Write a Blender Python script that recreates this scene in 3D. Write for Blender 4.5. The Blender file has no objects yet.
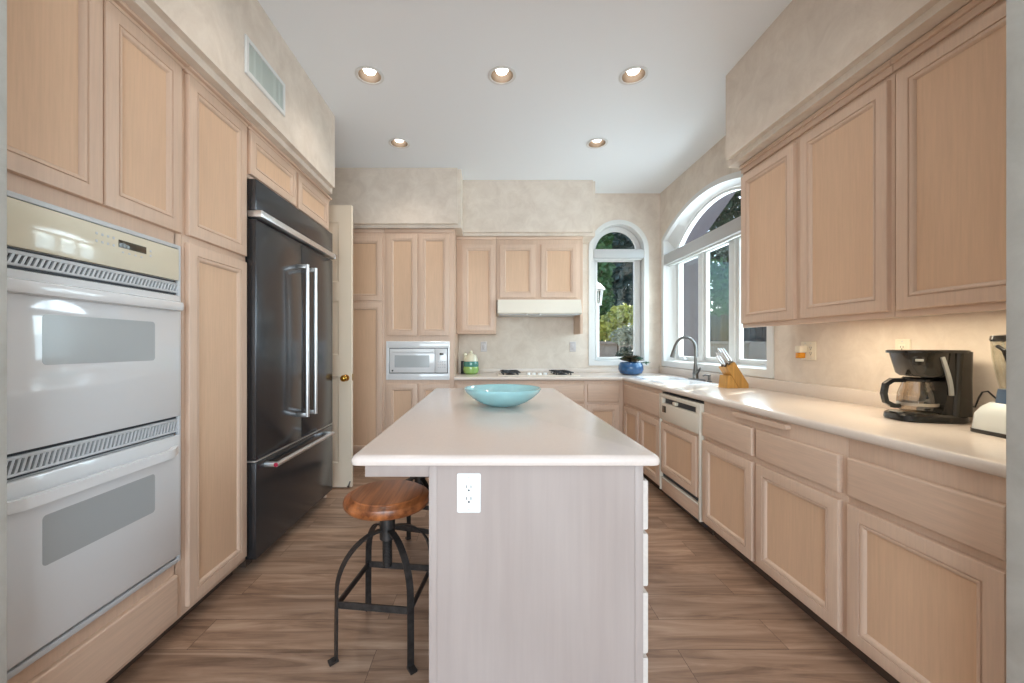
import bpy, bmesh, math, random
from mathutils import Vector, Matrix
S = bpy.context.scene
COL = S.collection
PI = math.pi

# ------------------------------------------------------------------ camera, sky, sun, area lights, exposure
CAMH = 1.23
cd = bpy.data.cameras.new('camera'); cam = bpy.data.objects.new('camera', cd); COL.objects.link(cam)
cam.location = (0, 0, CAMH); cam.rotation_euler = (PI/2, 0, 0)
cd.sensor_width = 36; cd.sensor_fit = 'HORIZONTAL'; cd.lens = 400/1024*36
cd.shift_x = 24/1024; cd.shift_y = 4.5/1024; cd.clip_start = 0.02; cd.clip_end = 200
S.camera = cam

W = bpy.data.worlds.new('sky'); S.world = W; W.use_nodes = True
wn = W.node_tree; wn.nodes.clear()
sk = wn.nodes.new('ShaderNodeTexSky'); sk.sky_type = 'NISHITA'; sk.sun_disc = False
sk.sun_elevation = math.radians(39); sk.sun_rotation = math.radians(54)
bg = wn.nodes.new('ShaderNodeBackground'); bg.inputs['Strength'].default_value = 0.42
wo = wn.nodes.new('ShaderNodeOutputWorld')
wn.links.new(sk.outputs[0], bg.inputs[0]); wn.links.new(bg.outputs[0], wo.inputs[0])

def light(name, typ, loc, energy, color=(1, 1, 1), rot=None, **kw):
    d = bpy.data.lights.new(name, typ); d.energy = energy; d.color = color
    for k, v in kw.items(): setattr(d, k, v)
    o = bpy.data.objects.new(name, d); COL.objects.link(o); o.location = loc
    if rot: o.rotation_euler = rot
    return o
sun = light('sun', 'SUN', (6, 6, 6), 11.0, (1, 0.96, 0.90), angle=math.radians(0.6))
sun.rotation_euler = Vector((1, 0.73, 1.0)).to_track_quat('Z', 'Y').to_euler()
# fill lamp added behind the camera; then daylight of the wide kitchen window
light('added_fill_rear', 'AREA', (0.1, -2.85, 1.45), 152, (0.76, 0.895, 1.0), (math.radians(101), 0, 0), shape='RECTANGLE', size=3.6, size_y=2.1)
light('window_daylight_side', 'AREA', (3.0, 3.9, 2.1), 142, (0.70, 0.865, 1.0), (0, math.radians(98), 0), shape='RECTANGLE', size=2.4, size_y=2.6)
S.view_settings.view_transform = 'Standard'; S.view_settings.look = 'None'
S.view_settings.gamma = 1; S.view_settings.use_curve_mapping = False
S.view_settings.exposure = 0.22

# ------------------------------------------------------------------ materials
def new_mat(name):
    m = bpy.data.materials.new(name); m.use_nodes = True
    nt = m.node_tree; b = nt.nodes['Principled BSDF']
    return m, nt, b
def col4(c): return (c[0], c[1], c[2], 1)
def srgb(r, g, b):
    f = lambda c: (c/255/12.92) if c/255 <= 0.04045 else ((c/255+0.055)/1.055)**2.4
    return (f(r), f(g), f(b))
def plain(name, c, rough=0.5, metal=0.0, spec=0.5, coat=0.0, noise=0.0, nscale=8):
    m, nt, b = new_mat(name)
    b.inputs['Base Color'].default_value = col4(c); b.inputs['Roughness'].default_value = rough
    b.inputs['Metallic'].default_value = metal; b.inputs['Specular IOR Level'].default_value = spec
    b.inputs['Coat Weight'].default_value = coat; b.inputs['Coat Roughness'].default_value = 0.05
    if noise:
        g = nt.nodes.new('ShaderNodeNewGeometry'); n = nt.nodes.new('ShaderNodeTexNoise')
        n.inputs['Scale'].default_value = nscale; n.inputs['Detail'].default_value = 4
        r = nt.nodes.new('ShaderNodeValToRGB')
        r.color_ramp.elements[0].position = .3; r.color_ramp.elements[1].position = .7
        r.color_ramp.elements[0].color = col4([x*(1-noise) for x in c]); r.color_ramp.elements[1].color = col4([min(1, x*(1+noise)) for x in c])
        nt.links.new(g.outputs['Position'], n.inputs['Vector']); nt.links.new(n.outputs['Fac'], r.inputs[0])
        nt.links.new(r.outputs[0], b.inputs['Base Color'])
    return m
def wood(name, c, axis='z', var=0.10, rough=0.42, c2=None, fine=60, blot=0.5):
    """pickled wood: streaks along an axis, with soft blotches"""
    m, nt, b = new_mat(name); b.inputs['Roughness'].default_value = rough
    g = nt.nodes.new('ShaderNodeNewGeometry'); mp = nt.nodes.new('ShaderNodeMapping')
    sc = {'x': (0.05, 1, 1), 'y': (1, 0.05, 1), 'z': (1, 1, 0.05)}[axis]
    mp.inputs['Scale'].default_value = sc
    n = nt.nodes.new('ShaderNodeTexNoise'); n.inputs['Scale'].default_value = fine; n.inputs['Detail'].default_value = 5; n.inputs['Roughness'].default_value = .6
    n2 = nt.nodes.new('ShaderNodeTexNoise'); n2.inputs['Scale'].default_value = 5; n2.inputs['Detail'].default_value = 2
    mp2 = nt.nodes.new('ShaderNodeMapping'); mp2.inputs['Scale'].default_value = tuple(0.35 if s < 1 else 1 for s in sc)
    nt.links.new(g.outputs['Position'], mp.inputs['Vector']); nt.links.new(g.outputs['Position'], mp2.inputs['Vector'])
    nt.links.new(mp.outputs[0], n.inputs['Vector']); nt.links.new(mp2.outputs[0], n2.inputs['Vector'])
    c2 = c2 or [x*(1-var*1.6) for x in c]
    r = nt.nodes.new('ShaderNodeValToRGB')
    r.color_ramp.elements[0].position = .32; r.color_ramp.elements[1].position = .68
    r.color_ramp.elements[0].color = col4(c2); r.color_ramp.elements[1].color = col4([min(1, x*(1+var*.5)) for x in c])
    nt.links.new(n.outputs['Fac'], r.inputs[0])
    mx = nt.nodes.new('ShaderNodeMix'); mx.data_type = 'RGBA'; mx.blend_type = 'MULTIPLY'
    r2 = nt.nodes.new('ShaderNodeValToRGB')
    r2.color_ramp.elements[0].position = .35; r2.color_ramp.elements[1].position = .7
    r2.color_ramp.elements[0].color = (0.90, 0.88, 0.87, 1); r2.color_ramp.elements[1].color = (1, 1, 1, 1)
    nt.links.new(n2.outputs['Fac'], r2.inputs[0])
    mx.inputs[0].default_value = blot
    nt.links.new(r.outputs[0], mx.inputs[6]); nt.links.new(r2.outputs[0], mx.inputs[7])
    nt.links.new(mx.outputs[2], b.inputs['Base Color'])
    return m
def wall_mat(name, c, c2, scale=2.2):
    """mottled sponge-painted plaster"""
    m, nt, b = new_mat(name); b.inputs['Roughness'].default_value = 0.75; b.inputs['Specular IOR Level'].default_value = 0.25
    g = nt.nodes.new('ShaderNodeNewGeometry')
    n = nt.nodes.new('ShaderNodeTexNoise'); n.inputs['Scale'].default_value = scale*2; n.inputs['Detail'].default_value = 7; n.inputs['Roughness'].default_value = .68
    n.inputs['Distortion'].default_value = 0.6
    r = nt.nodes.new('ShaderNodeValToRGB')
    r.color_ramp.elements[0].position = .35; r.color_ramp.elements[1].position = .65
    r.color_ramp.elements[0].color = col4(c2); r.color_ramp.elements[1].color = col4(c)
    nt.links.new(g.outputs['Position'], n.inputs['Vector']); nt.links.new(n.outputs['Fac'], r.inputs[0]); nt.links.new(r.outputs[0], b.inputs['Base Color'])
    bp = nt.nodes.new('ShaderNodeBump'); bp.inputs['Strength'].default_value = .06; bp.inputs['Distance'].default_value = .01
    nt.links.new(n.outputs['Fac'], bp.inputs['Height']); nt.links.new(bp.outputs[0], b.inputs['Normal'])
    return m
def emit(name, c, s):
    m, nt, b = new_mat(name); b.inputs['Base Color'].default_value = col4(c)
    b.inputs['Emission Color'].default_value = col4(c); b.inputs['Emission Strength'].default_value = s
    return m
def glass_pane(name, tint=(0.93, 0.97, 0.96), refl=0.05):
    m = bpy.data.materials.new(name); m.use_nodes = True; nt = m.node_tree; nt.nodes.clear()
    t = nt.nodes.new('ShaderNodeBsdfTransparent'); t.inputs[0].default_value = col4(tint)
    gl = nt.nodes.new('ShaderNodeBsdfGlossy'); gl.inputs['Roughness'].default_value = 0.02
    mx = nt.nodes.new('ShaderNodeMixShader'); mx.inputs[0].default_value = refl
    o = nt.nodes.new('ShaderNodeOutputMaterial')
    nt.links.new(t.outputs[0], mx.inputs[1]); nt.links.new(gl.outputs[0], mx.inputs[2]); nt.links.new(mx.outputs[0], o.inputs[0])
    return m

FR = srgb(222, 192, 169); PN = srgb(226, 189, 157)
M = {}
M['wood_frame'] = wood('pickled_oak_frame', FR, 'z', .042, fine=110)
M['wood_panel'] = wood('pickled_oak_panel', PN, 'z', .04, fine=110)
M['wood_flat_y'] = wood('pickled_oak_along_wall', FR, 'y', .055, fine=110)
M['wood_flat_x'] = wood('pickled_oak_across', FR, 'x', .055, fine=110)
M['island_wood'] = wood('pickled_island_panel', srgb(174, 160, 154), 'z', .035, .5, fine=42, blot=.9)
M['island_drawer_lit'] = wood('pickled_island_drawer_lit', srgb(222, 212, 204), 'y', .05, .45, fine=70)  # island wood made lighter: window light painted into the drawer colour
M['wall'] = wall_mat('mottled_plaster', srgb(234, 221, 207), srgb(220, 205, 190), 3.2)
M['jamb'] = wall_mat('mottled_plaster_dimmed', srgb(196, 195, 190), srgb(180, 178, 172), 3)  # wall plaster with the dimmer, cooler light at the opening painted in
M['ceiling'] = plain('ceiling_paint', srgb(246, 248, 250), .8, spec=.2)
M['white_trim'] = plain('white_trim_paint', srgb(226, 225, 222), .4)
M['counter'] = plain('solid_surface_counter', srgb(228, 214, 202), .22, noise=.02, nscale=120)
M['island_top'] = plain('solid_surface_island', srgb(220, 206, 198), .2, noise=.02, nscale=120)
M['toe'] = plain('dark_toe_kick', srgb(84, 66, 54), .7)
M['white_enamel'] = plain('white_enamel', srgb(232, 233, 235), .12, coat=.4)
M['oven_glass'] = plain('white_oven_glass', srgb(226, 228, 231), .06, coat=.6)
M['oven_window'] = plain('grey_oven_window', srgb(178, 182, 184), .18, coat=.15)
M['cream_panel'] = plain('cream_control_panel', srgb(228, 221, 200), .1, coat=.3)
M['grey_trim'] = plain('grey_trim', srgb(205, 208, 212), .35)
M['dark_slot'] = plain('dark_slot', (.03, .035, .045), .5)
M['display'] = plain('dark_display', srgb(70, 62, 50), .1)
M['black_steel'] = plain('black_stainless', srgb(78, 79, 82), .2, metal=.7)
M['black_side'] = plain('black_enamel', (.018, .018, .02), .35)
M['steel'] = plain('brushed_steel', srgb(205, 205, 205), .25, metal=1)
M['handle_steel'] = plain('satin_handle', srgb(225, 225, 225), .3, metal=.9)
M['dark_steel'] = plain('dark_steel', srgb(120, 118, 114), .3, metal=1)
M['red'] = plain('red_medallion', srgb(175, 40, 70), .3)
M['brass'] = plain('brass', srgb(190, 145, 65), .2, metal=1)
M['door_paint'] = plain('cream_door_paint', srgb(238, 222, 200), .4)
M['bisque'] = plain('bisque_enamel', srgb(226, 216, 200), .25)
M['hood_white'] = plain('cream_white_hood', srgb(236, 228, 214), .3)
M['iron'] = plain('gunmetal_iron', srgb(72, 68, 66), .45, metal=.7, noise=.25, nscale=40)
M['stool_wood'] = wood('stained_stool_wood', srgb(178, 108, 62), 'y', .30, .3, srgb(104, 54, 28), fine=30)
M['block_wood'] = wood('knife_block_beech', srgb(214, 160, 84), 'z', .15, .4)
M['black_plastic'] = plain('black_plastic', (.014, .013, .012), .18, coat=.2)
M['head_plastic'] = plain('dark_brown_plastic', srgb(42, 38, 32), .16, coat=.3)
M['grey_plastic'] = plain('grey_plastic', srgb(165, 165, 160), .3)
M['carafe_band'] = plain('carafe_band', srgb(190, 180, 165), .3, metal=.6)
M['blender_white'] = plain('blender_white', srgb(226, 228, 222), .3)
M['blue_grey'] = plain('blue_grey_plastic', srgb(88, 108, 132), .3)
M['pot_blue'] = plain('blue_glazed_ceramic', srgb(44, 88, 132), .18, coat=.4, noise=.12, nscale=30)
M['soil'] = plain('dark_soil', srgb(52, 40, 30), .9)
M['succulent'] = plain('succulent_leaf', srgb(86, 78, 58), .5, noise=.4, nscale=40)
M['succulent_green'] = plain('succulent_green_leaf', srgb(78, 110, 92), .5, noise=.2, nscale=40)
M['jar_green'] = plain('green_glaze', srgb(150, 186, 104), .15, coat=.4)
M['jar_teal'] = plain('teal_glaze', srgb(70, 130, 118), .15, coat=.4)
M['jar_cream'] = plain('cream_glaze', srgb(232, 226, 200), .15, coat=.4)
M['black'] = plain('black_paint', (.015, .015, .015), .4)
M['plate_ivory'] = plain('ivory_plate', srgb(238, 228, 208), .3)
M['plate_white'] = plain('white_plate', srgb(244, 244, 242), .25)
M['plate_grey'] = plain('grey_plate', srgb(205, 196, 194), .35)
M['orange'] = plain('amber_oil', srgb(226, 150, 40), .2)
M['vent_slat'] = plain('vent_louvre', srgb(206, 214, 206), .45)
M['vent_dark'] = plain('vent_dark', srgb(58, 70, 72), .7)
M['porcelain'] = plain('sink_porcelain', srgb(236, 238, 240), .1, coat=.3)
M['shade_fabric'] = plain('grey_shade_cassette', srgb(192, 192, 192), .5)
M['bulb'] = emit('warm_bulb', (1.0, .95, .87), 6)
M['tube_light'] = emit('warm_tube', (1.0, .88, .66), 2.5)
M['reflector'] = plain('can_reflector', srgb(104, 88, 72), .4, metal=.3)
M['glass'] = glass_pane('window_glass')
M['carafe'] = glass_pane('carafe_glass', (.72, .66, .58), .16)
M['jar_glass'] = glass_pane('jar_glass', (.90, .90, .86), .10)
# translucent turquoise glass
m, nt, b = new_mat('turquoise_glass'); b.inputs['Base Color'].default_value = col4(srgb(190, 238, 243)); b.inputs['Roughness'].default_value = .08
b.inputs['Transmission Weight'].default_value = .4; b.inputs['Subsurface Weight'].default_value = .25; b.inputs['Subsurface Radius'].default_value = (.02, .03, .03)
b.inputs['Coat Weight'].default_value = .5; M['turq'] = m
# floor: planks running across the room
m, nt, b = new_mat('plank_floor'); b.inputs['Roughness'].default_value = .38
g = nt.nodes.new('ShaderNodeNewGeometry'); br = nt.nodes.new('ShaderNodeTexBrick')
br.offset = .37; br.inputs['Scale'].default_value = 1; br.inputs['Brick Width'].default_value = 1.22; br.inputs['Row Height'].default_value = .18
br.inputs['Mortar Size'].default_value = .0012; br.inputs['Mortar Smooth'].default_value = .2; br.inputs['Bias'].default_value = 0
br.inputs['Color1'].default_value = col4((.0, .0, .0)); br.inputs['Color2'].default_value = col4((1, 1, 1)); br.inputs['Mortar'].default_value = col4((.35, .35, .35))
nt.links.new(g.outputs['Position'], br.inputs['Vector'])
mp = nt.nodes.new('ShaderNodeMapping'); mp.inputs['Scale'].default_value = (.9, 9, 1)
sep = nt.nodes.new('ShaderNodeVectorMath'); sep.operation = 'MULTIPLY_ADD'; sep.inputs[1].default_value = (7, 3, 11)
nt.links.new(br.outputs['Color'], sep.inputs[0]); nt.links.new(g.outputs['Position'], sep.inputs[2])
nt.links.new(sep.outputs[0], mp.inputs['Vector'])
n = nt.nodes.new('ShaderNodeTexNoise'); n.inputs['Scale'].default_value = 1.7; n.inputs['Detail'].default_value = 9; n.inputs['Roughness'].default_value = .62; n.inputs['Distortion'].default_value = 1.1
nt.links.new(mp.outputs[0], n.inputs['Vector'])
r = nt.nodes.new('ShaderNodeValToRGB'); e = r.color_ramp.elements
e[0].position = .30; e[0].color = col4(srgb(116, 90, 73)); e[1].position = .73; e[1].color = col4(srgb(200, 170, 146))
x = e.new(.5); x.color = col4(srgb(166, 134, 111))
nt.links.new(n.outputs['Fac'], r.inputs[0])
tone = nt.nodes.new('ShaderNodeValToRGB'); tone.color_ramp.elements[0].color = (.86, .86, .87, 1); tone.color_ramp.elements[1].color = (1.08, 1.06, 1.04, 1)
nt.links.new(br.outputs['Color'], tone.inputs[0])
mx = nt.nodes.new('ShaderNodeMix'); mx.data_type = 'RGBA'; mx.blend_type = 'MULTIPLY'; mx.inputs[0].default_value = 1
nt.links.new(r.outputs[0], mx.inputs[6]); nt.links.new(tone.outputs[0], mx.inputs[7])
mx2 = nt.nodes.new('ShaderNodeMix'); mx2.data_type = 'RGBA'; mx2.blend_type = 'MIX'
nt.links.new(br.outputs['Fac'], mx2.inputs[0]); nt.links.new(mx.outputs[2], mx2.inputs[6]); mx2.inputs[7].default_value = col4(srgb(96, 74, 58))
nt.links.new(mx2.outputs[2], b.inputs['Base Color'])
M['floor'] = m
# outdoors
M['stucco'] = plain('garden_stucco', srgb(176, 164, 152), .9, noise=.06, nscale=12)
M['wing_stucco'] = plain('taupe_stucco', srgb(112, 106, 110), .9, noise=.05, nscale=10)
M['fence'] = plain('dark_fence_board', srgb(56, 51, 58), .8, noise=.15, nscale=6)
M['earth'] = plain('garden_earth', srgb(150, 138, 122), .95, noise=.15, nscale=5)
M['bark'] = plain('bark', srgb(92, 74, 58), .9, noise=.3, nscale=14)
def leafm(name, c):
    m = plain(name, c, .6, noise=.35, nscale=7); return m
M['leaf_dark'] = leafm('dark_blue_green_leaf', srgb(52, 78, 74)); M['leaf_green'] = leafm('green_leaf', srgb(78, 118, 72))
M['leaf_yellow'] = leafm('yellow_green_leaf', srgb(172, 178, 92)); M['leaf_grey'] = leafm('grey_flowering_leaf', srgb(150, 160, 140))
M['leaf_pine'] = leafm('pine_needle', srgb(58, 76, 56)); M['leaf_low'] = leafm('low_dark_leaf', srgb(58, 74, 58))
M['lantern_white'] = plain('white_lantern', srgb(236, 236, 238), .4)

# ------------------------------------------------------------------ mesh helpers
def bmn(): return bmesh.new()
def merge(bm, tb):
    me = bpy.data.meshes.new('tmp'); tb.to_mesh(me); tb.free(); bm.from_mesh(me); bpy.data.meshes.remove(me)
def box(bm, x0, x1, y0, y1, z0, z1, bev=0.0, seg=2):
    tb = bmesh.new()
    bmesh.ops.create_cube(tb, size=1)
    bmesh.ops.scale(tb, vec=(abs(x1-x0), abs(y1-y0), abs(z1-z0)), verts=tb.verts)
    bmesh.ops.translate(tb, vec=((x0+x1)/2, (y0+y1)/2, (z0+z1)/2), verts=tb.verts)
    if bev: bmesh.ops.bevel(tb, geom=tb.edges[:], offset=bev, segments=seg, affect='EDGES', profile=.5)
    merge(bm, tb); return bm
def cyl(bm, p0, p1, r0, r1=None, n=20):
    p0, p1 = Vector(p0), Vector(p1); d = p1-p0; r1 = r0 if r1 is None else r1
    tb = bmesh.new(); bmesh.ops.create_cone(tb, cap_ends=True, segments=n, radius1=r0, radius2=r1, depth=d.length)
    tb.transform(Matrix.Translation((p0+p1)/2) @ d.to_track_quat('Z', 'Y').to_matrix().to_4x4())
    merge(bm, tb); return bm
def sphere(bm, c, r, sc=(1, 1, 1), n=16):
    tb = bmesh.new(); bmesh.ops.create_uvsphere(tb, u_segments=n, v_segments=n//2+2, radius=r)
    bmesh.ops.scale(tb, vec=sc, verts=tb.verts); bmesh.ops.translate(tb, vec=c, verts=tb.verts); merge(bm, tb); return bm
def lathe(bm, prof, cx=0, cy=0, n=36, axis='z', closed=False):
    rows = []
    for r, z in prof:
        if r < 1e-6: rows.append([bm.verts.new((cx, cy, z))])
        else: rows.append([bm.verts.new((cx+r*math.cos(2*PI*k/n), cy+r*math.sin(2*PI*k/n), z)) for k in range(n)])
    prs = list(zip(rows, rows[1:])) + ([(rows[-1], rows[0])] if closed else [])
    for a, c in prs:
        for k in range(n):
            k2 = (k+1) % n
            if len(a) == 1 and len(c) == 1: continue
            if len(a) == 1: bm.faces.new((a[0], c[k], c[k2]))
            elif len(c) == 1: bm.faces.new((a[k], a[k2], c[0]))
            else: bm.faces.new((a[k], a[k2], c[k2], c[k]))
    return bm
def tube(bm, pts, r, n=10, side=None, ab=None, closed=False):
    """round tube of radius r, or a flat bar with half sizes ab (a along the vector side)"""
    pts = [Vector(p) for p in pts]; N = len(pts); rows = []; up = None
    for i, p in enumerate(pts):
        if closed: t = (pts[(i+1) % N]-pts[i-1]).normalized()
        else: t = (pts[min(i+1, N-1)]-pts[max(i-1, 0)]).normalized()
        if side is not None: s = (Vector(side)-t*t.dot(Vector(side))).normalized()
        else:
            if up is None: up = t.orthogonal().normalized()
            up = (up-t*t.dot(up)).normalized(); s = up
        u = t.cross(s).normalized()
        rr = r[i] if isinstance(r, (list, tuple)) else r
        if ab: row = [p+s*ab[0]*a+u*ab[1]*c for a, c in ((1, 1), (-1, 1), (-1, -1), (1, -1))]
        else: row = [p+s*rr*math.cos(2*PI*k/n)+u*rr*math.sin(2*PI*k/n) for k in range(n)]
        rows.append([bm.verts.new(q) for q in row])
    m_ = len(rows[0])
    prs = list(zip(rows, rows[1:])) + ([(rows[-1], rows[0])] if closed else [])
    for a, c in prs:
        for k in range(m_): bm.faces.new((a[k], a[(k+1) % m_], c[(k+1) % m_], c[k]))
    if not closed: bm.faces.new(rows[0][::-1]); bm.faces.new(rows[-1])
    return bm
def prism(bm, poly, fn, h0, h1):
    """poly: 2-D outline; fn(a,b,h)->xyz"""
    A = [bm.verts.new(fn(a, b_, h0)) for a, b_ in poly]; B = [bm.verts.new(fn(a, b_, h1)) for a, b_ in poly]
    n = len(poly)
    for k in range(n): bm.faces.new((A[k], A[(k+1) % n], B[(k+1) % n], B[k]))
    bm.faces.new(A[::-1]); bm.faces.new(B); return bm
def rrect(x0, x1, y0, y1, r, n=5):
    out = []
    for cx, cy, a0 in ((x1-r, y1-r, 0), (x0+r, y1-r, PI/2), (x0+r, y0+r, PI), (x1-r, y0+r, 1.5*PI)):
        for k in range(n+1):
            a = a0+PI/2*k/n; out.append((cx+r*math.cos(a), cy+r*math.sin(a)))
    return out
def loops(bm, rows, cap0=False, cap1=False):
    R = [[bm.verts.new(p) for p in row] for row in rows]; n = len(R[0])
    for a, c in zip(R, R[1:]):
        for k in range(n): bm.faces.new((a[k], a[(k+1) % n], c[(k+1) % n], c[k]))
    if cap0: bm.faces.new(R[0][::-1])
    if cap1: bm.faces.new(R[-1])
    return bm

WL = {}
def finish(o, label=None, cat=None, group=None, kind=None):
    if label: o['label'] = label
    if cat: o['category'] = cat
    if group: o['group'] = group
    if kind: o['kind'] = kind
    return o
def thing(name, label, cat, loc, group=None, rz=0, kind=None):
    o = bpy.data.objects.new(name, None); COL.objects.link(o); o.empty_display_size = .05
    o.location = loc; o.rotation_euler = (0, 0, rz); WL[o.name] = Vector(loc)
    return finish(o, label, cat, group, kind)
def part(name, bm, mat, parent=None, label=None, local=False, cat=None, group=None, kind=None, origin=None, smooth=35, recalc=True):
    if recalc: bmesh.ops.recalc_face_normals(bm, faces=bm.faces[:])
    off = WL[parent.name] if (parent and not local) else Vector((0, 0, 0))
    if parent is None and origin is not None: off = Vector(origin)
    if off.length: bmesh.ops.translate(bm, vec=-off, verts=bm.verts)
    lim = math.radians(smooth)
    for f in bm.faces: f.smooth = True
    for e_ in bm.edges: e_.smooth = len(e_.link_faces) == 2 and e_.calc_face_angle(0) < lim
    me = bpy.data.meshes.new(name); bm.to_mesh(me); bm.free(); me.materials.append(M[mat])
    o = bpy.data.objects.new(name, me); COL.objects.link(o)
    if parent: o.parent = parent
    elif origin is not None: o.location = off
    WL[o.name] = off if not local else Vector((0, 0, 0))
    return finish(o, label, cat, group, kind)
def dup(root, loc, label=None, rz=None):
    def cp(o, par):
        c = o.copy(); COL.objects.link(c); c.parent = par
        for ch in list(o.children): cp(ch, c)
        return c
    r_ = cp(root, None); r_.location = loc
    if rz is not None: r_.rotation_euler = (0, 0, rz)
    if label: r_['label'] = label
    return r_

# face mappings: u along the wall, v up, w out into the room
def ML(xf): return lambda u, v, w: (xf+w, u, v)
def MR(xf): return lambda u, v, w: (xf-w, u, v)
def MB(yf): return lambda u, v, w: (u, yf-w, v)
def rings(bm, mp_, u0, u1, v0, v1, prof):
    rows = [[mp_(u0+i, v0+i, w), mp_(u1-i, v0+i, w), mp_(u1-i, v1-i, w), mp_(u0+i, v1-i, w)] for i, w in prof]
    loops(bm, rows)
    return rows
def mbox(bm, mp_, u0, u1, v0, v1, w0, w1, bev=0.0):
    a = mp_(u0, v0, w0); c = mp_(u1, v1, w1)
    return box(bm, min(a[0], c[0]), max(a[0], c[0]), min(a[1], c[1]), max(a[1], c[1]), min(a[2], c[2]), max(a[2], c[2]), bev)
T_ = .02
def cab_door(mp_, u0, u1, v0, v1, parent, t=T_, fw=.048, label=None, name='door'):
    fw = min(fw, (u1-u0)*.19)
    bm = bmn()
    prof = [(0, 0), (0, t-.005), (.002, t-.0012), (.006, t), (fw, t), (fw+.0015, t-.005), (fw+.0045, t-.005), (fw+.006, t-.0005),
            (fw+.011, t-.0008), (fw+.018, t-.0055), (fw+.021, t-.0125), (fw+.023, t-.014)]
    rings(bm, mp_, u0, u1, v0, v1, prof)
    d = part(name, bm, 'wood_frame', parent, label)
    bm = bmn(); i = fw+.021
    mbox(bm, mp_, u0+i, u1-i, v0+i, v1-i, t-.017, t-.0135)
    part('panel', bm, 'wood_panel', d)
    return d
def drawer(mp_, u0, u1, v0, v1, parent, mat, t=T_, name='drawer_front'):
    bm = bmn(); rows = rings(bm, mp_, u0, u1, v0, v1, [(0, 0), (0, t-.007), (.002, t-.003), (.006, t-.0008), (.010, t)])
    bm.faces.new([bm.verts.new(p) for p in rows[-1]]); bmesh.ops.remove_doubles(bm, verts=bm.verts, dist=1e-6)
    return part(name, bm, mat, parent)

# ------------------------------------------------------------------ room shell
YB = 4.72; XR = 2.03; XL = -1.93; ZC = 3.03; YF0, YF1 = .82, .96
bm = bmn(); box(bm, -3.2, 2.4, -3.2, 5.1, -.12, 0); part('floor', bm, 'floor', kind='structure')
LIGHTS = [(-.787, 2.66), (.093, 2.66), (.967, 2.66), (-.787, 3.55), (.967, 3.55)]
bm = bmn()
xs = sorted({XL-.2, XR+.2, *[round(x+s, 4) for x, _ in LIGHTS for s in (-.13, .13)]})
ys = sorted({YF1, YB+.2, *[round(y+s, 4) for _, y in LIGHTS for s in (-.13, .13)]})
for i in range(len(xs)-1):
    for j in range(len(ys)-1):
        cx, cy = (xs[i]+xs[i+1])/2, (ys[j]+ys[j+1])/2
        hit = [l for l in LIGHTS if abs(l[0]-cx) < .01 and abs(l[1]-cy) < .01]
        if not hit:
            bm.faces.new([bm.verts.new(p) for p in ((xs[i], ys[j], ZC), (xs[i+1], ys[j], ZC), (xs[i+1], ys[j+1], ZC), (xs[i], ys[j+1], ZC))])
        else:
            n = 32; a = []; o_ = []
            for k in range(n):
                t = 2*PI*(k+.5)/n; c_, s_ = math.cos(t), math.sin(t); f = .13/max(abs(c_), abs(s_))
                a.append(bm.verts.new((cx+.074*c_, cy+.074*s_, ZC))); o_.append(bm.verts.new((cx+f*c_, cy+f*s_, ZC)))
            for k in range(n): bm.faces.new((a[k], a[(k+1) % n], o_[(k+1) % n], o_[k]))
            for sx, sy in ((1, 1), (-1, 1), (-1, -1), (1, -1)):
                q = [v for v in o_ if abs(v.co.x-(cx+sx*.13)) < .03 and abs(v.co.y-(cy+sy*.13)) < .03]
                if len(q) == 2: bm.faces.new((q[0], bm.verts.new((cx+sx*.13, cy+sy*.13, ZC)), q[1]))
bmesh.ops.remove_doubles(bm, verts=bm.verts, dist=1e-4)
part('ceiling', bm, 'ceiling', kind='structure')
bm = bmn(); box(bm, -3.4, 2.45, -3.3, 5.1, 3.25, 3.4); part('sun_block_roof', bm, 'ceiling', kind='structure')  # slab added out of view above the ceilings to block the sun

def arch_outline(ua, ub, zb, zs, rise, n=28):
    h = (ub-ua)/2; R = (h*h+rise*rise)/(2*rise); c = (ua+ub)/2; zc = zs+rise-R; th = math.asin(min(1, h/R))
    if rise > h: th = PI-th
    pts = [(ua, zb), (ub, zb)]
    for k in range(n+1):
        a = th-2*th*k/n; pts.append((c+R*math.sin(a), zc+R*math.cos(a)))
    return pts
def ringo(bm, mp_, A, wa, B, wb):
    a = [bm.verts.new(mp_(u, z, wa)) for u, z in A]; b_ = [bm.verts.new(mp_(u, z, wb)) for u, z in B]; n = len(a)
    for k in range(n): bm.faces.new((a[k], a[(k+1) % n], b_[(k+1) % n], b_[k]))
def wall_hole(name, mp_, u0, u1, z0, z1, out, thick, mat):
    bm = bmn()
    for w in (0, -thick):
        def q(*p): bm.faces.new([bm.verts.new(mp_(a, c, w)) for a, c in p])
        ua, ub, zb = out[0][0], out[1][0], out[0][1]
        q((u0, z0), (ua, z0), (ua, z1), (u0, z1)); q((ub, z0), (u1, z0), (u1, z1), (ub, z1)); q((ua, z0), (ub, z0), (ub, zb), (ua, zb))
        arc = out[2:]
        for (a, c), (a2, c2) in zip(arc, arc[1:]): q((a, c), (a2, c2), (a2, z1), (a, z1))
    ringo(bm, mp_, out, 0, out, -thick)
    for (a, c) in ((u0, 0), (u1, 0)):
        bm.faces.new([bm.verts.new(mp_(a, zz, w)) for zz, w in ((z0, 0), (z0, -thick), (z1, -thick), (z1, 0))])
    bmesh.ops.remove_doubles(bm, verts=bm.verts, dist=1e-5)
    part(name, bm, mat, kind='structure')

mback = lambda u, z, w: (u, YB-w, z)
mright = lambda u, z, w: (XR-w, u, z)
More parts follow.
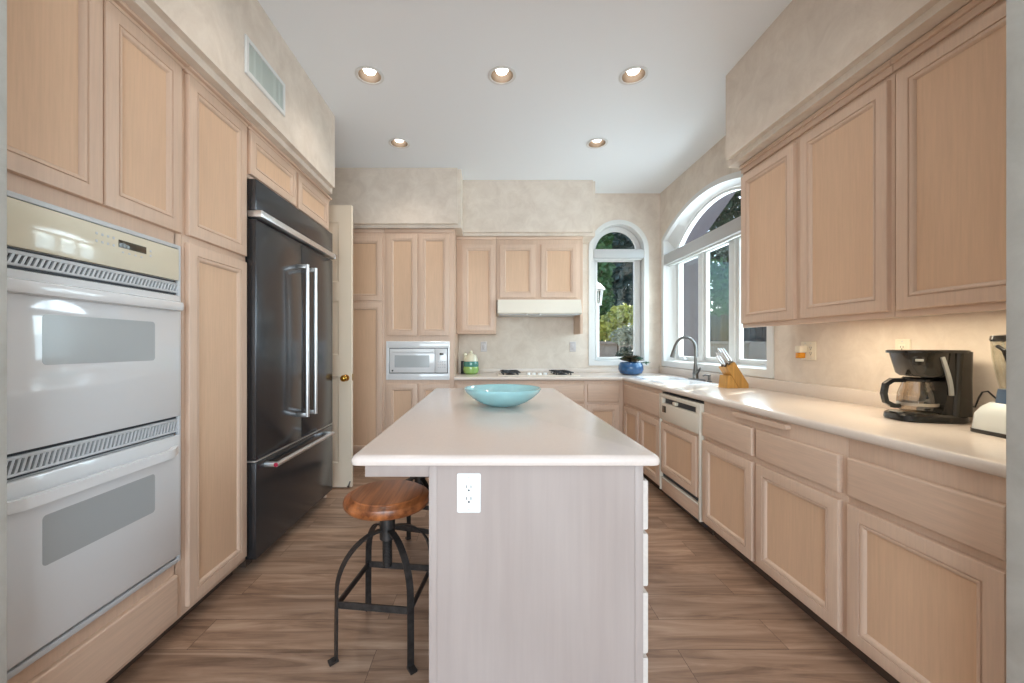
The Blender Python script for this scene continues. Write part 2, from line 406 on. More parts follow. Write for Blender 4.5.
# back window outlines
B_O = arch_outline(1.186, 1.893, 1.00, 2.3635, .3535); B_I = arch_outline(1.240, 1.840, 1.055, 2.3635, .30); B_G = arch_outline(1.293, 1.785, 1.075, 2.3635, .246)
wall_hole('wall_back', mback, XL-.2, XR+.2, 0, 3.25, arch_outline(1.232, 1.848, 1.047, 2.3635, .308), .2, 'wall')
R_O = arch_outline(2.835, 4.655, 1.00, 2.47, .243); R_I = arch_outline(2.895, 4.595, 1.06, 2.44, .225); R_G = arch_outline(2.945, 4.560, 1.075, 2.31, .335)
wall_hole('wall_right', mright, YF0, YB, 0, 3.25, arch_outline(2.885, 4.605, 1.05, 2.44, .235), .22, 'wall')
bm = bmn(); box(bm, XL-.2, XL, YF0, 3.47, 0, 3.25); box(bm, XL-.2, XL, 4.06, YB, 0, 3.25); box(bm, XL-.2, XL, 3.47, 4.06, 2.46, 3.25)
part('wall_left', bm, 'wall', kind='structure')
bm = bmn(); box(bm, -2.9, -2.8, 3.3, 4.3, 0, 2.6); box(bm, -2.8, XL-.2, 3.3, 3.4, 0, 2.6); box(bm, -2.8, XL-.2, 4.13, 4.3, 0, 2.6); box(bm, -2.9, XL-.2, 3.3, 4.3, 2.5, 2.6); box(bm, -2.9, XL-.2, 3.3, 4.3, -.1, 0)
part('wall_hallway', bm, 'wall', kind='structure')
# opening between this kitchen and the room the camera stands in
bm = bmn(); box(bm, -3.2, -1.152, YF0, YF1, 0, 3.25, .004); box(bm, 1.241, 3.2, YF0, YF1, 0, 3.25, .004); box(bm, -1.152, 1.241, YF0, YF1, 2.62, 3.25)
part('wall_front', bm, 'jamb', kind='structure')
# adjoining room behind the camera
bm = bmn(); box(bm, -3.2, -3.05, -3.0, YF0, 0, 3.25); part('wall_adjoining_left', bm, 'wall', kind='structure')
bm = bmn(); box(bm, 3.05, 3.2, -3.0, YF0, 0, 3.25); part('wall_adjoining_right', bm, 'wall', kind='structure')
bm = bmn(); box(bm, -3.2, -1.8, -3.15, -3.0, 0, 3.25); box(bm, 2.0, 3.2, -3.15, -3.0, 0, 3.25); box(bm, -1.8, 2.0, -3.15, -3.0, 0, .35); box(bm, -1.8, 2.0, -3.15, -3.0, 2.55, 3.25)
part('wall_rear', bm, 'wall', kind='structure')
bm = bmn(); box(bm, -3.2, 3.2, -3.15, YF0, ZC, ZC+.2); part('ceiling_adjoining', bm, 'ceiling', kind='structure')
bm = bmn(); box(bm, 2.4, 3.2, -3.2, .96, -.12, 0); part('floor_adjoining', bm, 'floor', kind='structure')
# plaster soffits above the cabinets
def soffit(name, x0, x1, y0, y1, round_edges):
    tb = bmesh.new(); bmesh.ops.create_cube(tb, size=1); z0 = 2.433
    bmesh.ops.scale(tb, vec=(x1-x0, y1-y0, ZC-z0), verts=tb.verts); bmesh.ops.translate(tb, vec=((x0+x1)/2, (y0+y1)/2, (z0+ZC)/2), verts=tb.verts)
    es = [e_ for e_ in tb.edges if round_edges((e_.verts[0].co+e_.verts[1].co)/2)]
    bmesh.ops.bevel(tb, geom=es, offset=.034, segments=6, affect='EDGES')
    part(name, tb, 'wall', kind='structure')
soffit('trim_1', XL, -1.200, YF1, 3.17, lambda p: (abs(p.x+1.200) < .01 and (p.z < 2.44 or p.y > 3.1 and abs(p.z-2.73) < .05)))
soffit('trim_2', 1.585, XR, YF1, 2.70, lambda p: (abs(p.x-1.585) < .01 and (p.z < 2.44 or p.y > 2.6 and abs(p.z-2.73) < .05)))
soffit('trim_3', XL, -.273, 4.04, YB, lambda p: (abs(p.y-4.04) < .01 and (p.z < 2.44 or p.x > -.3 and abs(p.z-2.73) < .05)))
soffit('trim_4', -.273, 1.171, 4.337, YB, lambda p: (abs(p.y-4.337) < .01 and (p.z < 2.44 or p.x > 1.1 and abs(p.z-2.73) < .05)))
# skirting around the doorway and toe of the left wall
bm = bmn(); box(bm, XL, XL+.014, 3.27, 3.42, 0, .1, .003); part('baseboard_left', bm, 'white_trim', kind='structure')

# ------------------------------------------------------------------ windows
def lerp_ring(bm, mp_, seq):
    for (A, wa), (B, wb) in zip(seq, seq[1:]): ringo(bm, mp_, A, wa, B, wb)
    bmesh.ops.remove_doubles(bm, verts=bm.verts, dist=1e-5)
w1 = thing('window_1', 'tall narrow arch-topped white window beside the range corner', 'window', (1.54, YB, 1.0), kind='structure')
bm = bmn(); lerp_ring(bm, mback, [(B_O, .001), (B_O, .012), (B_I, .014), (B_I, -.10)]); part('casing', bm, 'white_trim', w1)
bm = bmn(); lerp_ring(bm, mback, [(B_I, -.085), (B_I, -.10), (B_G, -.10), (B_G, -.13)])
mbox(bm, mback, 1.25, 1.83, 2.27, 2.385, -.13, -.088, .004); part('frame', bm, 'white_trim', w1)
bm = bmn()
for a in ((1.293, 1.316, 1.075, 2.27), (1.757, 1.785, 1.075, 2.27), (1.316, 1.757, 1.075, 1.098), (1.316, 1.757, 2.245, 2.27)): mbox(bm, mback, *a, -.125, -.092, .003)
part('sash', bm, 'white_trim', w1)
bm = bmn(); bm.faces.new([bm.verts.new(mback(u, z, -.118)) for u, z in B_G]); part('pane', bm, 'glass', w1)
sh = thing('window_shade', 'rolled-up grey shade cassette across the narrow arched window', 'window shade', (1.54, YB, 2.26))
bm = bmn(); mbox(bm, mback, 1.243, 1.837, 2.265, 2.37, -.075, .02, .006); part('cassette', bm, 'shade_fabric', sh)
bm = bmn(); mbox(bm, mback, 1.25, 1.83, 2.252, 2.266, -.05, -.02, .004); part('hem_bar', bm, 'white_trim', sh)

w2 = thing('window_2', 'wide arched white window over the sink with three lights', 'window', (XR, 3.745, 1.0), kind='structure')
bm = bmn(); lerp_ring(bm, mright, [(R_O, .001), (R_O, .012), (R_I, .014), (R_I, -.03), (R_G, -.125)]); part('casing', bm, 'white_trim', w2)
bm = bmn(); R_F = arch_outline(2.970, 4.535, 1.085, 2.30, .320); lerp_ring(bm, mright, [(R_G, -.11), (R_F, -.11), (R_F, -.16)])
mbox(bm, mright, 2.945, 4.56, 2.17, 2.31, -.16, -.09, .005)
for c in (3.49, 4.01): mbox(bm, mright, c-.035, c+.035, 1.08, 2.2, -.16, -.095, .005)
part('frame', bm, 'white_trim', w2)
for ua, ub in ((2.965, 3.455), (3.525, 3.975), (4.045, 4.545)):
    bm = bmn(); k = .04
    for a in ((ua, ua+k, 1.085, 2.2), (ub-k, ub, 1.085, 2.2), (ua+k, ub-k, 1.085, 1.118), (ua+k, ub-k, 2.15, 2.2)): mbox(bm, mright, *a, -.155, -.115, .004)
    s_ = part('sash', bm, 'white_trim', w2)
    bm = bmn(); mbox(bm, mright, ua+k-.004, ub-k+.004, 1.112, 2.16, -.141, -.137); part('pane', bm, 'glass', s_)
bm = bmn(); bm.faces.new([bm.verts.new(mright(u, z, -.14)) for u, z in R_F if z > 1.5] + [bm.verts.new(mright(u, 2.25, -.14)) for u in (2.970, 4.535)]); part('pane', bm, 'glass', w2)
for c in (3.02, 4.3):
    bm = bmn(); mbox(bm, mright, c-.03, c+.03, 1.078, 1.096, -.11, -.075, .004); tube(bm, [mright(c, 1.093, -.09), mright(c, 1.113, -.075), mright(c+.06, 1.103, -.065)], .006, 8); part('crank', bm, 'white_enamel', w2)
sh = thing('window_shade', 'long white rolled shade cassette across the wide arched sink window', 'window shade', (XR, 3.745, 2.14))
bm = bmn(); mbox(bm, mright, 2.915, 4.575, 2.15, 2.268, -.075, .02, .006); part('cassette', bm, 'shade_fabric', sh)
bm = bmn(); mbox(bm, mright, 2.93, 4.56, 2.136, 2.151, -.05, -.02, .004); part('hem_bar', bm, 'white_trim', sh)

# open panelled door beside the fridge
dr = thing('door_1', 'open cream panelled door with a brass knob beyond the fridge', 'door', (-1.55, 3.46, 0), kind='structure')
DX0, DX1, DZ1 = -1.92, -1.178, 2.445
bm = bmn(); box(bm, DX0, DX1, 3.462, 3.49, .012, DZ1)
md = MB(3.462)
cols_ = ((DX0+.11, -1.59), (-1.50, DX1-.11)); rws = ((.22, .97), (1.15, 1.62), (1.78, 2.30))
us = [DX0, cols_[0][0], cols_[0][1], cols_[1][0], cols_[1][1], DX1]; vs = [.012, rws[0][0], rws[0][1], rws[1][0], rws[1][1], rws[2][0], rws[2][1], DZ1]
for i in (0, 2, 4): mbox(bm, md, us[i], us[i+1], .012, DZ1, 0, .012)
for i in (1, 3):
    for j in (0, 2, 4, 6): mbox(bm, md, us[i], us[i+1], vs[j], vs[j+1], 0, .012)
part('slab', bm, 'door_paint', dr)
for a, c in cols_:
    for d_, e_ in rws:
        bm = bmn(); rows = rings(bm, md, a, c, d_, e_, [(0, .012), (.012, .002), (.03, .001), (.045, .008)]); bm.faces.new([bm.verts.new(p) for p in rows[-1]])
        bmesh.ops.remove_doubles(bm, verts=bm.verts, dist=1e-6); part('panel', bm, 'door_paint', dr)
bm = bmn(); cyl(bm, (-1.225, 3.451, .955), (-1.225, 3.438, .955), .03, .026); cyl(bm, (-1.225, 3.44, .955), (-1.225, 3.415, .955), .011)
sphere(bm, (-1.225, 3.395, .955), .029, (1, .85, 1), 20); part('knob', bm, 'brass', dr)
bm = bmn(); box(bm, DX1-.001, DX1+.0015, 3.466, 3.486, .93, .985); part('latch', bm, 'brass', dr)
bm = bmn(); cyl(bm, (-1.19, 3.45, .06), (-1.19, 3.41, .035), .006); cyl(bm, (-1.19, 3.41, .035), (-1.19, 3.405, .032), .010); part('door_stop', bm, 'dark_steel', dr)

# ------------------------------------------------------------------ left wall: oven cabinet, pantry, fridge
XF = -1.305; mL = ML(XF)
c = thing('oven_cabinet', 'pale wood cabinet holding the white double wall oven', 'cabinet', (-1.6, 1.35, 0))
OY0, OY1 = .985, 1.668
bm = bmn(); box(bm, XL+.005, XF, .965, OY0+.004, .08, 2.43); box(bm, XL+.005, XF, OY1-.004, 1.702, .08, 2.43)
box(bm, XL+.005, XF, OY0, OY1, .08, .338); box(bm, XL+.005, XF, OY0, OY1, 1.642, 2.43); box(bm, XL+.005, XL+.02, OY0, OY1, .33, 1.65)
part('body', bm, 'wood_frame', c)
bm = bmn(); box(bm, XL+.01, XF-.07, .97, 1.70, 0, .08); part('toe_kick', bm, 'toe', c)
cab_door(mL, 1.005, 1.338, 1.703, 2.402, c); cab_door(mL, 1.346, 1.683, 1.703, 2.402, c)
drawer(mL, .99, 1.662, .10, .278, c, 'wood_flat_y', name='bottom_panel')
bm = bmn(); box(bm, XF, XF+.016, .965, 1.702, 2.406, 2.4325, .004); box(bm, XF, XF+.034, .965, 1.702, 2.418, 2.4325, .004); part('crown_moulding', bm, 'wood_flat_y', c)

c = thing('pantry_cabinet', 'tall pale wood pantry cabinet between wall oven and black fridge', 'cabinet', (-1.6, 1.93, 0))
bm = bmn(); box(bm, XL+.005, XF, 1.704, 2.152, .08, 2.43, .001); part('body', bm, 'wood_frame', c)
bm = bmn(); box(bm, XL+.01, XF-.07, 1.704, 2.152, 0, .08); part('toe_kick', bm, 'toe', c)
cab_door(mL, 1.722, 2.136, 1.708, 2.402, c); cab_door(mL, 1.722, 2.136, .108, 1.676, c)
bm = bmn(); box(bm, XF, XF+.016, 1.704, 2.152, 2.406, 2.4325, .004); box(bm, XF, XF+.034, 1.704, 2.152, 2.418, 2.4325, .004); part('crown_moulding', bm, 'wood_flat_y', c)

c = thing('overfridge_cabinet', 'short pale wood two-door cabinet above the black fridge', 'cabinet', (-1.6, 2.7, 2.14))
bm = bmn(); box(bm, XL+.005, XF, 2.154, 3.262, 2.145, 2.43, .001); part('body', bm, 'wood_frame', c)
bm = bmn(); box(bm, XL+.005, XF-.01, 3.238, 3.262, 0, 2.145); part('side_panel', bm, 'wood_frame', c)
cab_door(mL, 2.17, 2.69, 2.165, 2.402, c, fw=.045); cab_door(mL, 2.72, 3.235, 2.165, 2.402, c, fw=.045)
bm = bmn(); box(bm, XF, XF+.016, 2.154, 3.262, 2.406, 2.4325, .004); box(bm, XF, XF+.034, 2.154, 3.262, 2.418, 2.4325, .004); part('crown_moulding', bm, 'wood_flat_y', c)

# double wall oven
XO = -1.300; mO = ML(XO)
c = thing('double_oven', 'white built-in double wall oven with cream control panel', 'oven', (-1.6, 1.33, .34))
bm = bmn(); box(bm, -1.86, XO-.004, OY0+.008, OY1-.008, .345, 1.636); part('case', bm, 'white_enamel', c)
bm = bmn(); mbox(bm, mO, OY0-.008, OY0+.006, .333, 1.648, .0, .014, .003); mbox(bm, mO, OY1-.006, OY1+.008, .333, 1.648, .0, .014, .003)
mbox(bm, mO, OY0+.006, OY1-.006, 1.632, 1.648, 0, .016, .003); mbox(bm, mO, OY0+.006, OY1-.006, .333, .352, 0, .014, .003); part('trim_frame', bm, 'grey_trim', c)
bm = bmn(); mbox(bm, mO, OY0+.007, OY1-.007, 1.500, 1.630, 0, .018, .004); cp = part('control_panel', bm, 'cream_panel', c)
bm = bmn(); mbox(bm, mO, 1.388, 1.50, 1.574, 1.600, .017, .0195, .0006); part('display', bm, 'display', cp)
BT = [(u, v, .004, .004) for u in (1.31, 1.33, 1.35, 1.37) for v in (1.575, 1.60)]+[(u, 1.559, .004, .003) for u in (1.405, 1.43, 1.455, 1.48)]+[(1.52, v, .004, .004) for v in (1.572, 1.59)]
for u, v, a, b_ in BT:
    bm = bmn(); mbox(bm, mO, u-a, u+a, v-b_, v+b_, .017, .0186, .0004); part('button', bm, 'grey_trim', cp)
def grille(z0, z1):
    bm = bmn(); mbox(bm, mO, OY0+.007, OY1-.007, z0, z1, -.004, .004); g_ = part('vent_grille', bm, 'dark_slot', c)
    bm = bmn(); mbox(bm, mO, OY0+.007, OY1-.007, z1-.017, z1-.006, 0, .012, .003); mbox(bm, mO, OY0+.007, OY1-.007, z0+.006, z0+.014, 0, .012, .003)
    n = 44
    for k in range(n):
        u = OY0+.012+(OY1-OY0-.03)*k/(n-1); h0, h1 = z0+.012, z1-.015
        prism(bm, [(u, h0), (u+.0075, h0), (u+.0195, h1), (u+.012, h1)], lambda a, b_, h: mO(a, b_, h), .002, .010)
    part('slat', bm, 'grey_trim', g_)
grille(1.443, 1.498); grille(.868, .936)
def oven_door(z0, z1, wz0, wz1, hz):
    bm = bmn(); mbox(bm, mO, OY0+.008, OY1-.008, z0, z1, 0, .024, .005); d = part('oven_door', bm, 'oven_glass', c)
    bm = bmn(); prism(bm, rrect(1.145, 1.532, wz0, wz1, .012), lambda a, b_, h: mO(a, b_, h), .022, .0246); part('oven_window', bm, 'oven_window', d)
    return d
d = oven_door(.940, 1.438, 1.175, 1.322, 1.4)
bm = bmn(); mbox(bm, mO, OY0+.012, OY1-.012, 1.372, 1.412, .022, .047, .012); part('handle', bm, 'white_enamel', d)
d = oven_door(.366, .864, .596, .742, .8)
bm = bmn(); N_ = 20
tube(bm, [mO(OY0+.02+(OY1-OY0-.05)*k/N_, .806, .020+.034*min(1, 3.2*math.sin(PI*k/N_))) for k in range(N_+1)], .013, side=(0, 0, 1), ab=(.016, .010)); part('handle', bm, 'white_enamel', d)

# fridge
c = thing('refrigerator', 'wide black stainless built-in fridge with bottom freezer drawer', 'refrigerator', (-1.6, 2.69, 0))
FY0, FY1, XFR = 2.160, 3.226, -1.253; mF = ML(XFR)
bm = bmn(); box(bm, -1.90, -1.31, FY0, FY1, .075, 2.134, .002); part('body', bm, 'black_side', c)
bm = bmn(); box(bm, -1.85, -1.36, FY0+.01, FY1-.01, .03, .075); box(bm, -1.40, -1.345, FY0+.06, FY0+.12, 0, .04); box(bm, -1.40, -1.345, FY1-.12, FY1-.06, 0, .04); box(bm, -1.85, -1.8, FY0+.06, FY0+.12, 0, .04); box(bm, -1.85, -1.8, FY1-.12, FY1-.06, 0, .04); part('toe_grille', bm, 'toe', c)
def fpanel(name, u0, u1, v0, v1, par=c):
    bm = bmn(); mbox(bm, mF, u0, u1, v0, v1, -.055, 0, .004); return part(name, bm, 'black_steel', par)
fpanel('top_grille', FY0, FY1, 1.965, 2.134)
bm = bmn(); mbox(bm, mF, FY0-.002, FY1+.004, 1.928, 1.964, -.045, .032, .004); bar = part('trim_bar', bm, 'handle_steel', c, label='silver horizontal trim bar')
bm = bmn(); mbox(bm, mF, FY1-.03, FY1+.006, 1.926, 1.966, -.02, .034, .003); part('end_cap', bm, 'steel', bar)
dA = fpanel('door', FY0, 2.690, .612, 1.918); dB = fpanel('door', 2.695, FY1, .612, 1.918); dC = fpanel('freezer_drawer', FY0, FY1, .075, .596)
bm = bmn(); mbox(bm, mF, FY0, FY1, .599, .607, -.05, -.004, .001); part('seam_strip', bm, 'handle_steel', c)
for u, d in ((2.628, dA), (2.752, dB)):
    bm = bmn(); tube(bm, [mF(u, .765, .066), mF(u, 1.765, .066)], .0125, 14)
    for v in (.778, 1.752): mbox(bm, mF, u-.011, u+.011, v-.013, v+.013, -.002, .066, .003)
    part('handle', bm, 'handle_steel', d)
bm = bmn(); tube(bm, [mF(2.24, .565, .066), mF(3.06, .565, .066)], .0135, 14)
for u in (2.252, 3.048): mbox(bm, mF, u-.013, u+.013, .553, .577, -.002, .066, .003)
hd = part('handle', bm, 'handle_steel', dC)
bm = bmn(); cyl(bm, mF(2.241, .565, .066), mF(2.236, .565, .066), .0115); part('medallion', bm, 'red', hd, label='red round medallion on the handle end')

# ------------------------------------------------------------------ back wall tall units
YT = 4.115; mT = MB(YT)
c = thing('broom_cabinet', 'narrow tall pale wood cabinet behind the open cream door', 'cabinet', (-1.3, 4.4, 0))
bm = bmn(); box(bm, -1.90, -1.066, YT, YB-.005, .09, 2.43, .001); part('body', bm, 'wood_frame', c)
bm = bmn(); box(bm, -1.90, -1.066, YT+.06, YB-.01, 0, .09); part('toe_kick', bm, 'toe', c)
cab_door(mT, -1.50, -1.082, 1.695, 2.35, c); cab_door(mT, -1.50, -1.082, .14, 1.67, c)
bm = bmn(); box(bm, -1.9, -1.066, YT-.012, YT, 2.395, 2.43, .004); part('crown_moulding', bm, 'wood_flat_x', c)

c = thing('microwave_cabinet', 'tall pale wood cabinet with the white microwave built into it', 'cabinet', (-.7, 4.4, 0))
MX0, MX1, MZ0, MZ1 = -1.035, -.402, .89, 1.272
bm = bmn(); box(bm, -1.064, MX0, YT, YB-.005, .09, 2.43); box(bm, MX1, -.347, YT, YB-.005, .09, 2.43); box(bm, MX0, MX1, YT, YB-.005, .09, MZ0); box(bm, MX0, MX1, YT, YB-.005, MZ1, 2.43); box(bm, MX0, MX1, YB-.02, YB-.005, MZ0, MZ1)
part('body', bm, 'wood_frame', c)
bm = bmn(); box(bm, -1.064, -.347, YT+.06, YB-.01, 0, .09); part('toe_kick', bm, 'toe', c)
cab_door(mT, -1.038, -.722, 1.335, 2.375, c); cab_door(mT, -.708, -.395, 1.335, 2.375, c)
cab_door(mT, -1.038, -.722, .12, .842, c); cab_door(mT, -.708, -.395, .12, .842, c)
bm = bmn(); box(bm, -1.064, -.347, YT-.012, YT, 2.395, 2.43, .004); part('crown_moulding', bm, 'wood_flat_x', c)

c = thing('microwave', 'white microwave built into the tall back cabinet', 'microwave', (-.72, 4.3, .89))
bm = bmn(); box(bm, MX0+.02, MX1-.02, YT+.006, 4.5, MZ0+.02, MZ1-.02); part('case', bm, 'white_enamel', c)
bm = bmn(); rings(bm, mT, MX0-.01, MX1+.008, MZ0-.008, MZ1+.006, [(0, 0.001), (0, .014), (.004, .017), (.012, .017), (.014, .002)])
mbox(bm, mT, MX0, MX1, MZ1-.062, MZ1, .0, .015, .003); mbox(bm, mT, MX0, MX1, MZ0, MZ0+.058, .0, .015, .003)
mbox(bm, mT, MX0, MX0+.022, MZ0+.05, MZ1-.05, 0, .013, .003); mbox(bm, mT, MX1-.012, MX1, MZ0+.05, MZ1-.05, 0, .013, .003); part('trim_kit', bm, 'white_enamel', c)
a, b0, c1, d1 = MX0+.028, MX1-.018, MZ0+.066, MZ1-.069
bm = bmn(); mbox(bm, mT, a-.005, b0+.005, c1-.006, d1+.006, -.004, .006); part('gap', bm, 'dark_slot', c)
bm = bmn(); mbox(bm, mT, a, b0-.125, c1, d1, 0, .022, .004); d = part('microwave_door', bm, 'white_enamel', c)
bm = bmn(); prism(bm, rrect(a+.052, b0-.18, c1+.055, d1-.068, .006), lambda u, v, h: mT(u, v, h), .021, .0228); part('window', bm, 'oven_window', d)
bm = bmn(); mbox(bm, mT, a+.03, b0-.14, d1-.038, d1-.022, .02, .030, .004); part('handle', bm, 'white_enamel', d)
bm = bmn(); cyl(bm, mT(a+.03, c1+.022, .021), mT(a+.03, c1+.022, .0235), .0085); part('badge', bm, 'dark_slot', d)
bm = bmn(); mbox(bm, mT, b0-.123, b0, c1, d1, 0, .022, .004); d = part('control_panel', bm, 'white_enamel', c)
bm = bmn(); mbox(bm, mT, b0-.075, b0-.035, d1-.066, d1-.045, .021, .0235, .0006); part('display', bm, 'display', d)
for i in range(4):
    for j in range(3):
        bm = bmn(); mbox(bm, mT, b0-.095+.022*i, b0-.08+.022*i, c1+.05+.028*j, c1+.064+.028*j, .021, .0226, .0004); part('button', bm, 'grey_trim', d)

# wall cabinets on the back wall
YU = 4.385; mU = MB(YU)
c = thing('wall_cabinet', 'narrow one-door wall cabinet between microwave tower and range hood', 'cabinet', (-.13, 4.55, 1.36))
bm = bmn(); box(bm, -.345, .092, YU, YB-.004, 1.365, 2.43, .001); part('body', bm, 'wood_frame', c)
cab_door(mU, -.286, .076, 1.394, 2.34, c)
bm = bmn(); box(bm, -.345, .092, YU-.012, YU, 2.395, 2.43, .004); part('crown_moulding', bm, 'wood_flat_x', c)
c = thing('wall_cabinet', 'short two-door wall cabinet directly above the range hood', 'cabinet', (.56, 4.55, 1.36))
bm = bmn(); box(bm, .094, 1.012, YU, YB-.004, 1.735, 2.43, .001); part('body', bm, 'wood_frame', c)
bm = bmn(); box(bm, 1.010, 1.04, YU, YB-.004, 1.365, 2.43, .001); part('end_panel', bm, 'wood_frame', c)
cab_door(mU, .126, .515, 1.757, 2.34, c); cab_door(mU, .578, .972, 1.757, 2.34, c)
bm = bmn(); box(bm, .094, 1.04, YU-.012, YU, 2.395, 2.43, .004); part('crown_moulding', bm, 'wood_flat_x', c)

c = thing('range_hood', 'slim cream range hood under the short wall cabinet', 'range hood', (.55, 4.5, 1.57))
bm = bmn(); yh = 4.27
prism(bm, [(yh, 1.585), (yh+.012, 1.575), (YB-.003, 1.575), (YB-.003, 1.733), (yh+.06, 1.733)], lambda a, b_, h: (h, a, b_), .104, 1.006); part('canopy', bm, 'hood_white', c)
bm = bmn(); box(bm, .12, .99, yh+.03, YB-.02, 1.568, 1.576, .002); part('underside_filter', bm, 'grey_trim', c)
for x_ in (.42, .56):
    bm = bmn(); cyl(bm, (x_, yh+.02, 1.576), (x_, yh+.015, 1.556), .009); part('knob', bm, 'white_enamel', c)

# ------------------------------------------------------------------ base cabinets along the back
YBF = 4.115; mBF = MB(YBF); ZT = .875
c = thing('base_cabinet', 'pale wood cooktop base cabinet on the back wall', 'cabinet', (.33, 4.4, 0))
bm = bmn(); box(bm, -.345, .995, YBF, YB-.005, .09, ZT, .001); part('body', bm, 'wood_frame', c)
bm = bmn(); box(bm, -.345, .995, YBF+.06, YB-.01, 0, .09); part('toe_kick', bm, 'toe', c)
drawer(mBF, -.325, .085, .655, .842, c, 'wood_flat_x'); drawer(mBF, .105, .985, .655, .842, c, 'wood_flat_x')
cab_door(mBF, -.325, .085, .11, .628, c); cab_door(mBF, .105, .54, .11, .628, c); cab_door(mBF, .552, .985, .11, .628, c)
c = thing('base_cabinet', 'pale wood corner base cabinet with one drawer below the blue pot', 'cabinet', (1.2, 4.4, 0))
bm = bmn(); box(bm, .997, 1.394, YBF, YB-.005, .09, ZT, .001); part('body', bm, 'wood_frame', c)
bm = bmn(); box(bm, .997, 1.394, YBF+.06, YB-.01, 0, .09); part('toe_kick', bm, 'toe', c)
drawer(mBF, 1.02, 1.345, .655, .842, c, 'wood_flat_x'); cab_door(mBF, 1.02, 1.345, .11, .628, c)

# ------------------------------------------------------------------ base cabinets along the right wall
XB = 1.395; mR = MR(XB)
def rbase(label, y0, y1, cells, extra=None):
    c = thing('base_cabinet', label, 'cabinet', (1.7, (y0+y1)/2, 0))
    bm = bmn(); box(bm, XB, XR-.005, y0, y1, .09, ZT, .001); part('body', bm, 'wood_frame', c)
    bm = bmn(); box(bm, XB+.07, XR-.01, y0, y1, 0, .09); part('toe_kick', bm, 'toe', c)
    for a, b_ in cells: drawer(mR, a, b_, .655, .804, c, 'wood_flat_y', t=.023)
    return c
c = thing('sink_cabinet', 'pale wood two-door sink base cabinet under the wide window', 'cabinet', (1.7, 3.66, 0))
bm = bmn(); box(bm, XB, XR-.005, 3.205, 3.222, .09, ZT); box(bm, XB, XR-.005, 4.095, 4.113, .09, ZT); box(bm, XB, XB+.02, 3.222, 4.095, .09, ZT); box(bm, XR-.02, XR-.005, 3.222, 4.095, .09, ZT); box(bm, XB+.02, XR-.02, 3.222, 4.095, .09, .11)
part('body', bm, 'wood_frame', c)
bm = bmn(); box(bm, XB+.07, XR-.01, 3.205, 4.113, 0, .09); part('toe_kick', bm, 'toe', c)
drawer(mR, 3.222, 4.07, .655, .842, c, 'wood_flat_y', name='false_drawer_front'); cab_door(mR, 3.222, 3.635, .11, .628, c); cab_door(mR, 3.675, 4.07, .11, .628, c)
c = rbase('pale wood base cabinet with two drawers and a cutting board slot by the dishwasher', 1.548, 2.582, ((2.085, 2.566), (1.570, 2.055)))
cab_door(mR, 2.085, 2.566, .108, .626, c, t=.023); cab_door(mR, 1.570, 2.055, .108, .626, c, t=.023)
c = rbase('wide one-door pale wood base cabinet below the coffee maker', .965, 1.546, ((1.062, 1.532),))
cab_door(mR, 1.062, 1.532, .108, .626, c, t=.023)
cb = thing('cutting_board', 'pull-out wooden cutting board tucked under the countertop edge', 'cutting board', (1.6, 2.04, .84))
bm = bmn(); prism(bm, rrect(1.84, 2.24, .842, .866, .0115), lambda a, b_, h: (h, a, b_), 1.368, XB-.0006); part('board', bm, 'wood_flat_y', cb)

# dishwasher
c = thing('dishwasher', 'cream dishwasher with a wood door panel between base cabinets', 'dishwasher', (1.7, 2.89, 0))
DY0, DY1 = 2.588, 3.200; mD = MR(1.40)
bm = bmn(); box(bm, 1.402, XR-.02, DY0, DY1, .06, .862); part('case', bm, 'dark_slot', c)
bm = bmn(); box(bm, 1.46, XR-.02, DY0+.01, DY1-.01, 0, .06); part('toe_kick', bm, 'toe', c)
bm = bmn(); mbox(bm, mD, DY0, DY0+.018, .09, .855, 0, .03, .003); mbox(bm, mD, DY1-.012, DY1, .09, .855, 0, .03, .003); part('trim_frame', bm, 'bisque', c)
bm = bmn(); mbox(bm, mD, DY0+.018, DY1-.012, .655, .785, 0, .032, .004); mbox(bm, mD, DY0+.018, DY1-.012, .826, .855, 0, .032, .004)
mbox(bm, mD, DY0+.018, DY0+.05, .78, .83, 0, .031, .002); mbox(bm, mD, DY1-.06, DY1-.012, .78, .83, 0, .031, .002); d = part('control_panel', bm, 'bisque', c)
bm = bmn(); mbox(bm, mD, DY0+.05, DY1-.06, .785, .826, 0, .006); part('handle_recess', bm, 'dark_slot', d)
bm = bmn(); mbox(bm, mD, DY1-.125, DY1-.06, .715, .765, .031, .0335, .001); part('display', bm, 'display', d)
bm = bmn(); mbox(bm, mD, DY1-.27, DY1-.22, .79, .815, .004, .028, .006); part('latch', bm, 'plate_ivory', d)
bm = bmn(); mbox(bm, mD, DY0+.02, DY1-.014, .225, .652, .0, .012); dd = part('door_panel', bm, 'wood_frame', c)
mD2 = MR(1.40-.012); cab_door(mD2, DY0+.055, DY1-.02, .235, .632, c, t=.016)
bm = bmn(); mbox(bm, mD, DY0+.018, DY1-.012, .198, .222, 0, .004); part('gap', bm, 'dark_slot', c)
bm = bmn(); mbox(bm, mD, DY0+.018, DY1-.012, .186, .196, 0, .026, .002); part('lower_trim', bm, 'bisque', c)
bm = bmn(); mbox(bm, mD, DY0+.018, DY1-.012, .085, .184, 0, .018, .003); part('kick_panel', bm, 'wood_flat_y', c)

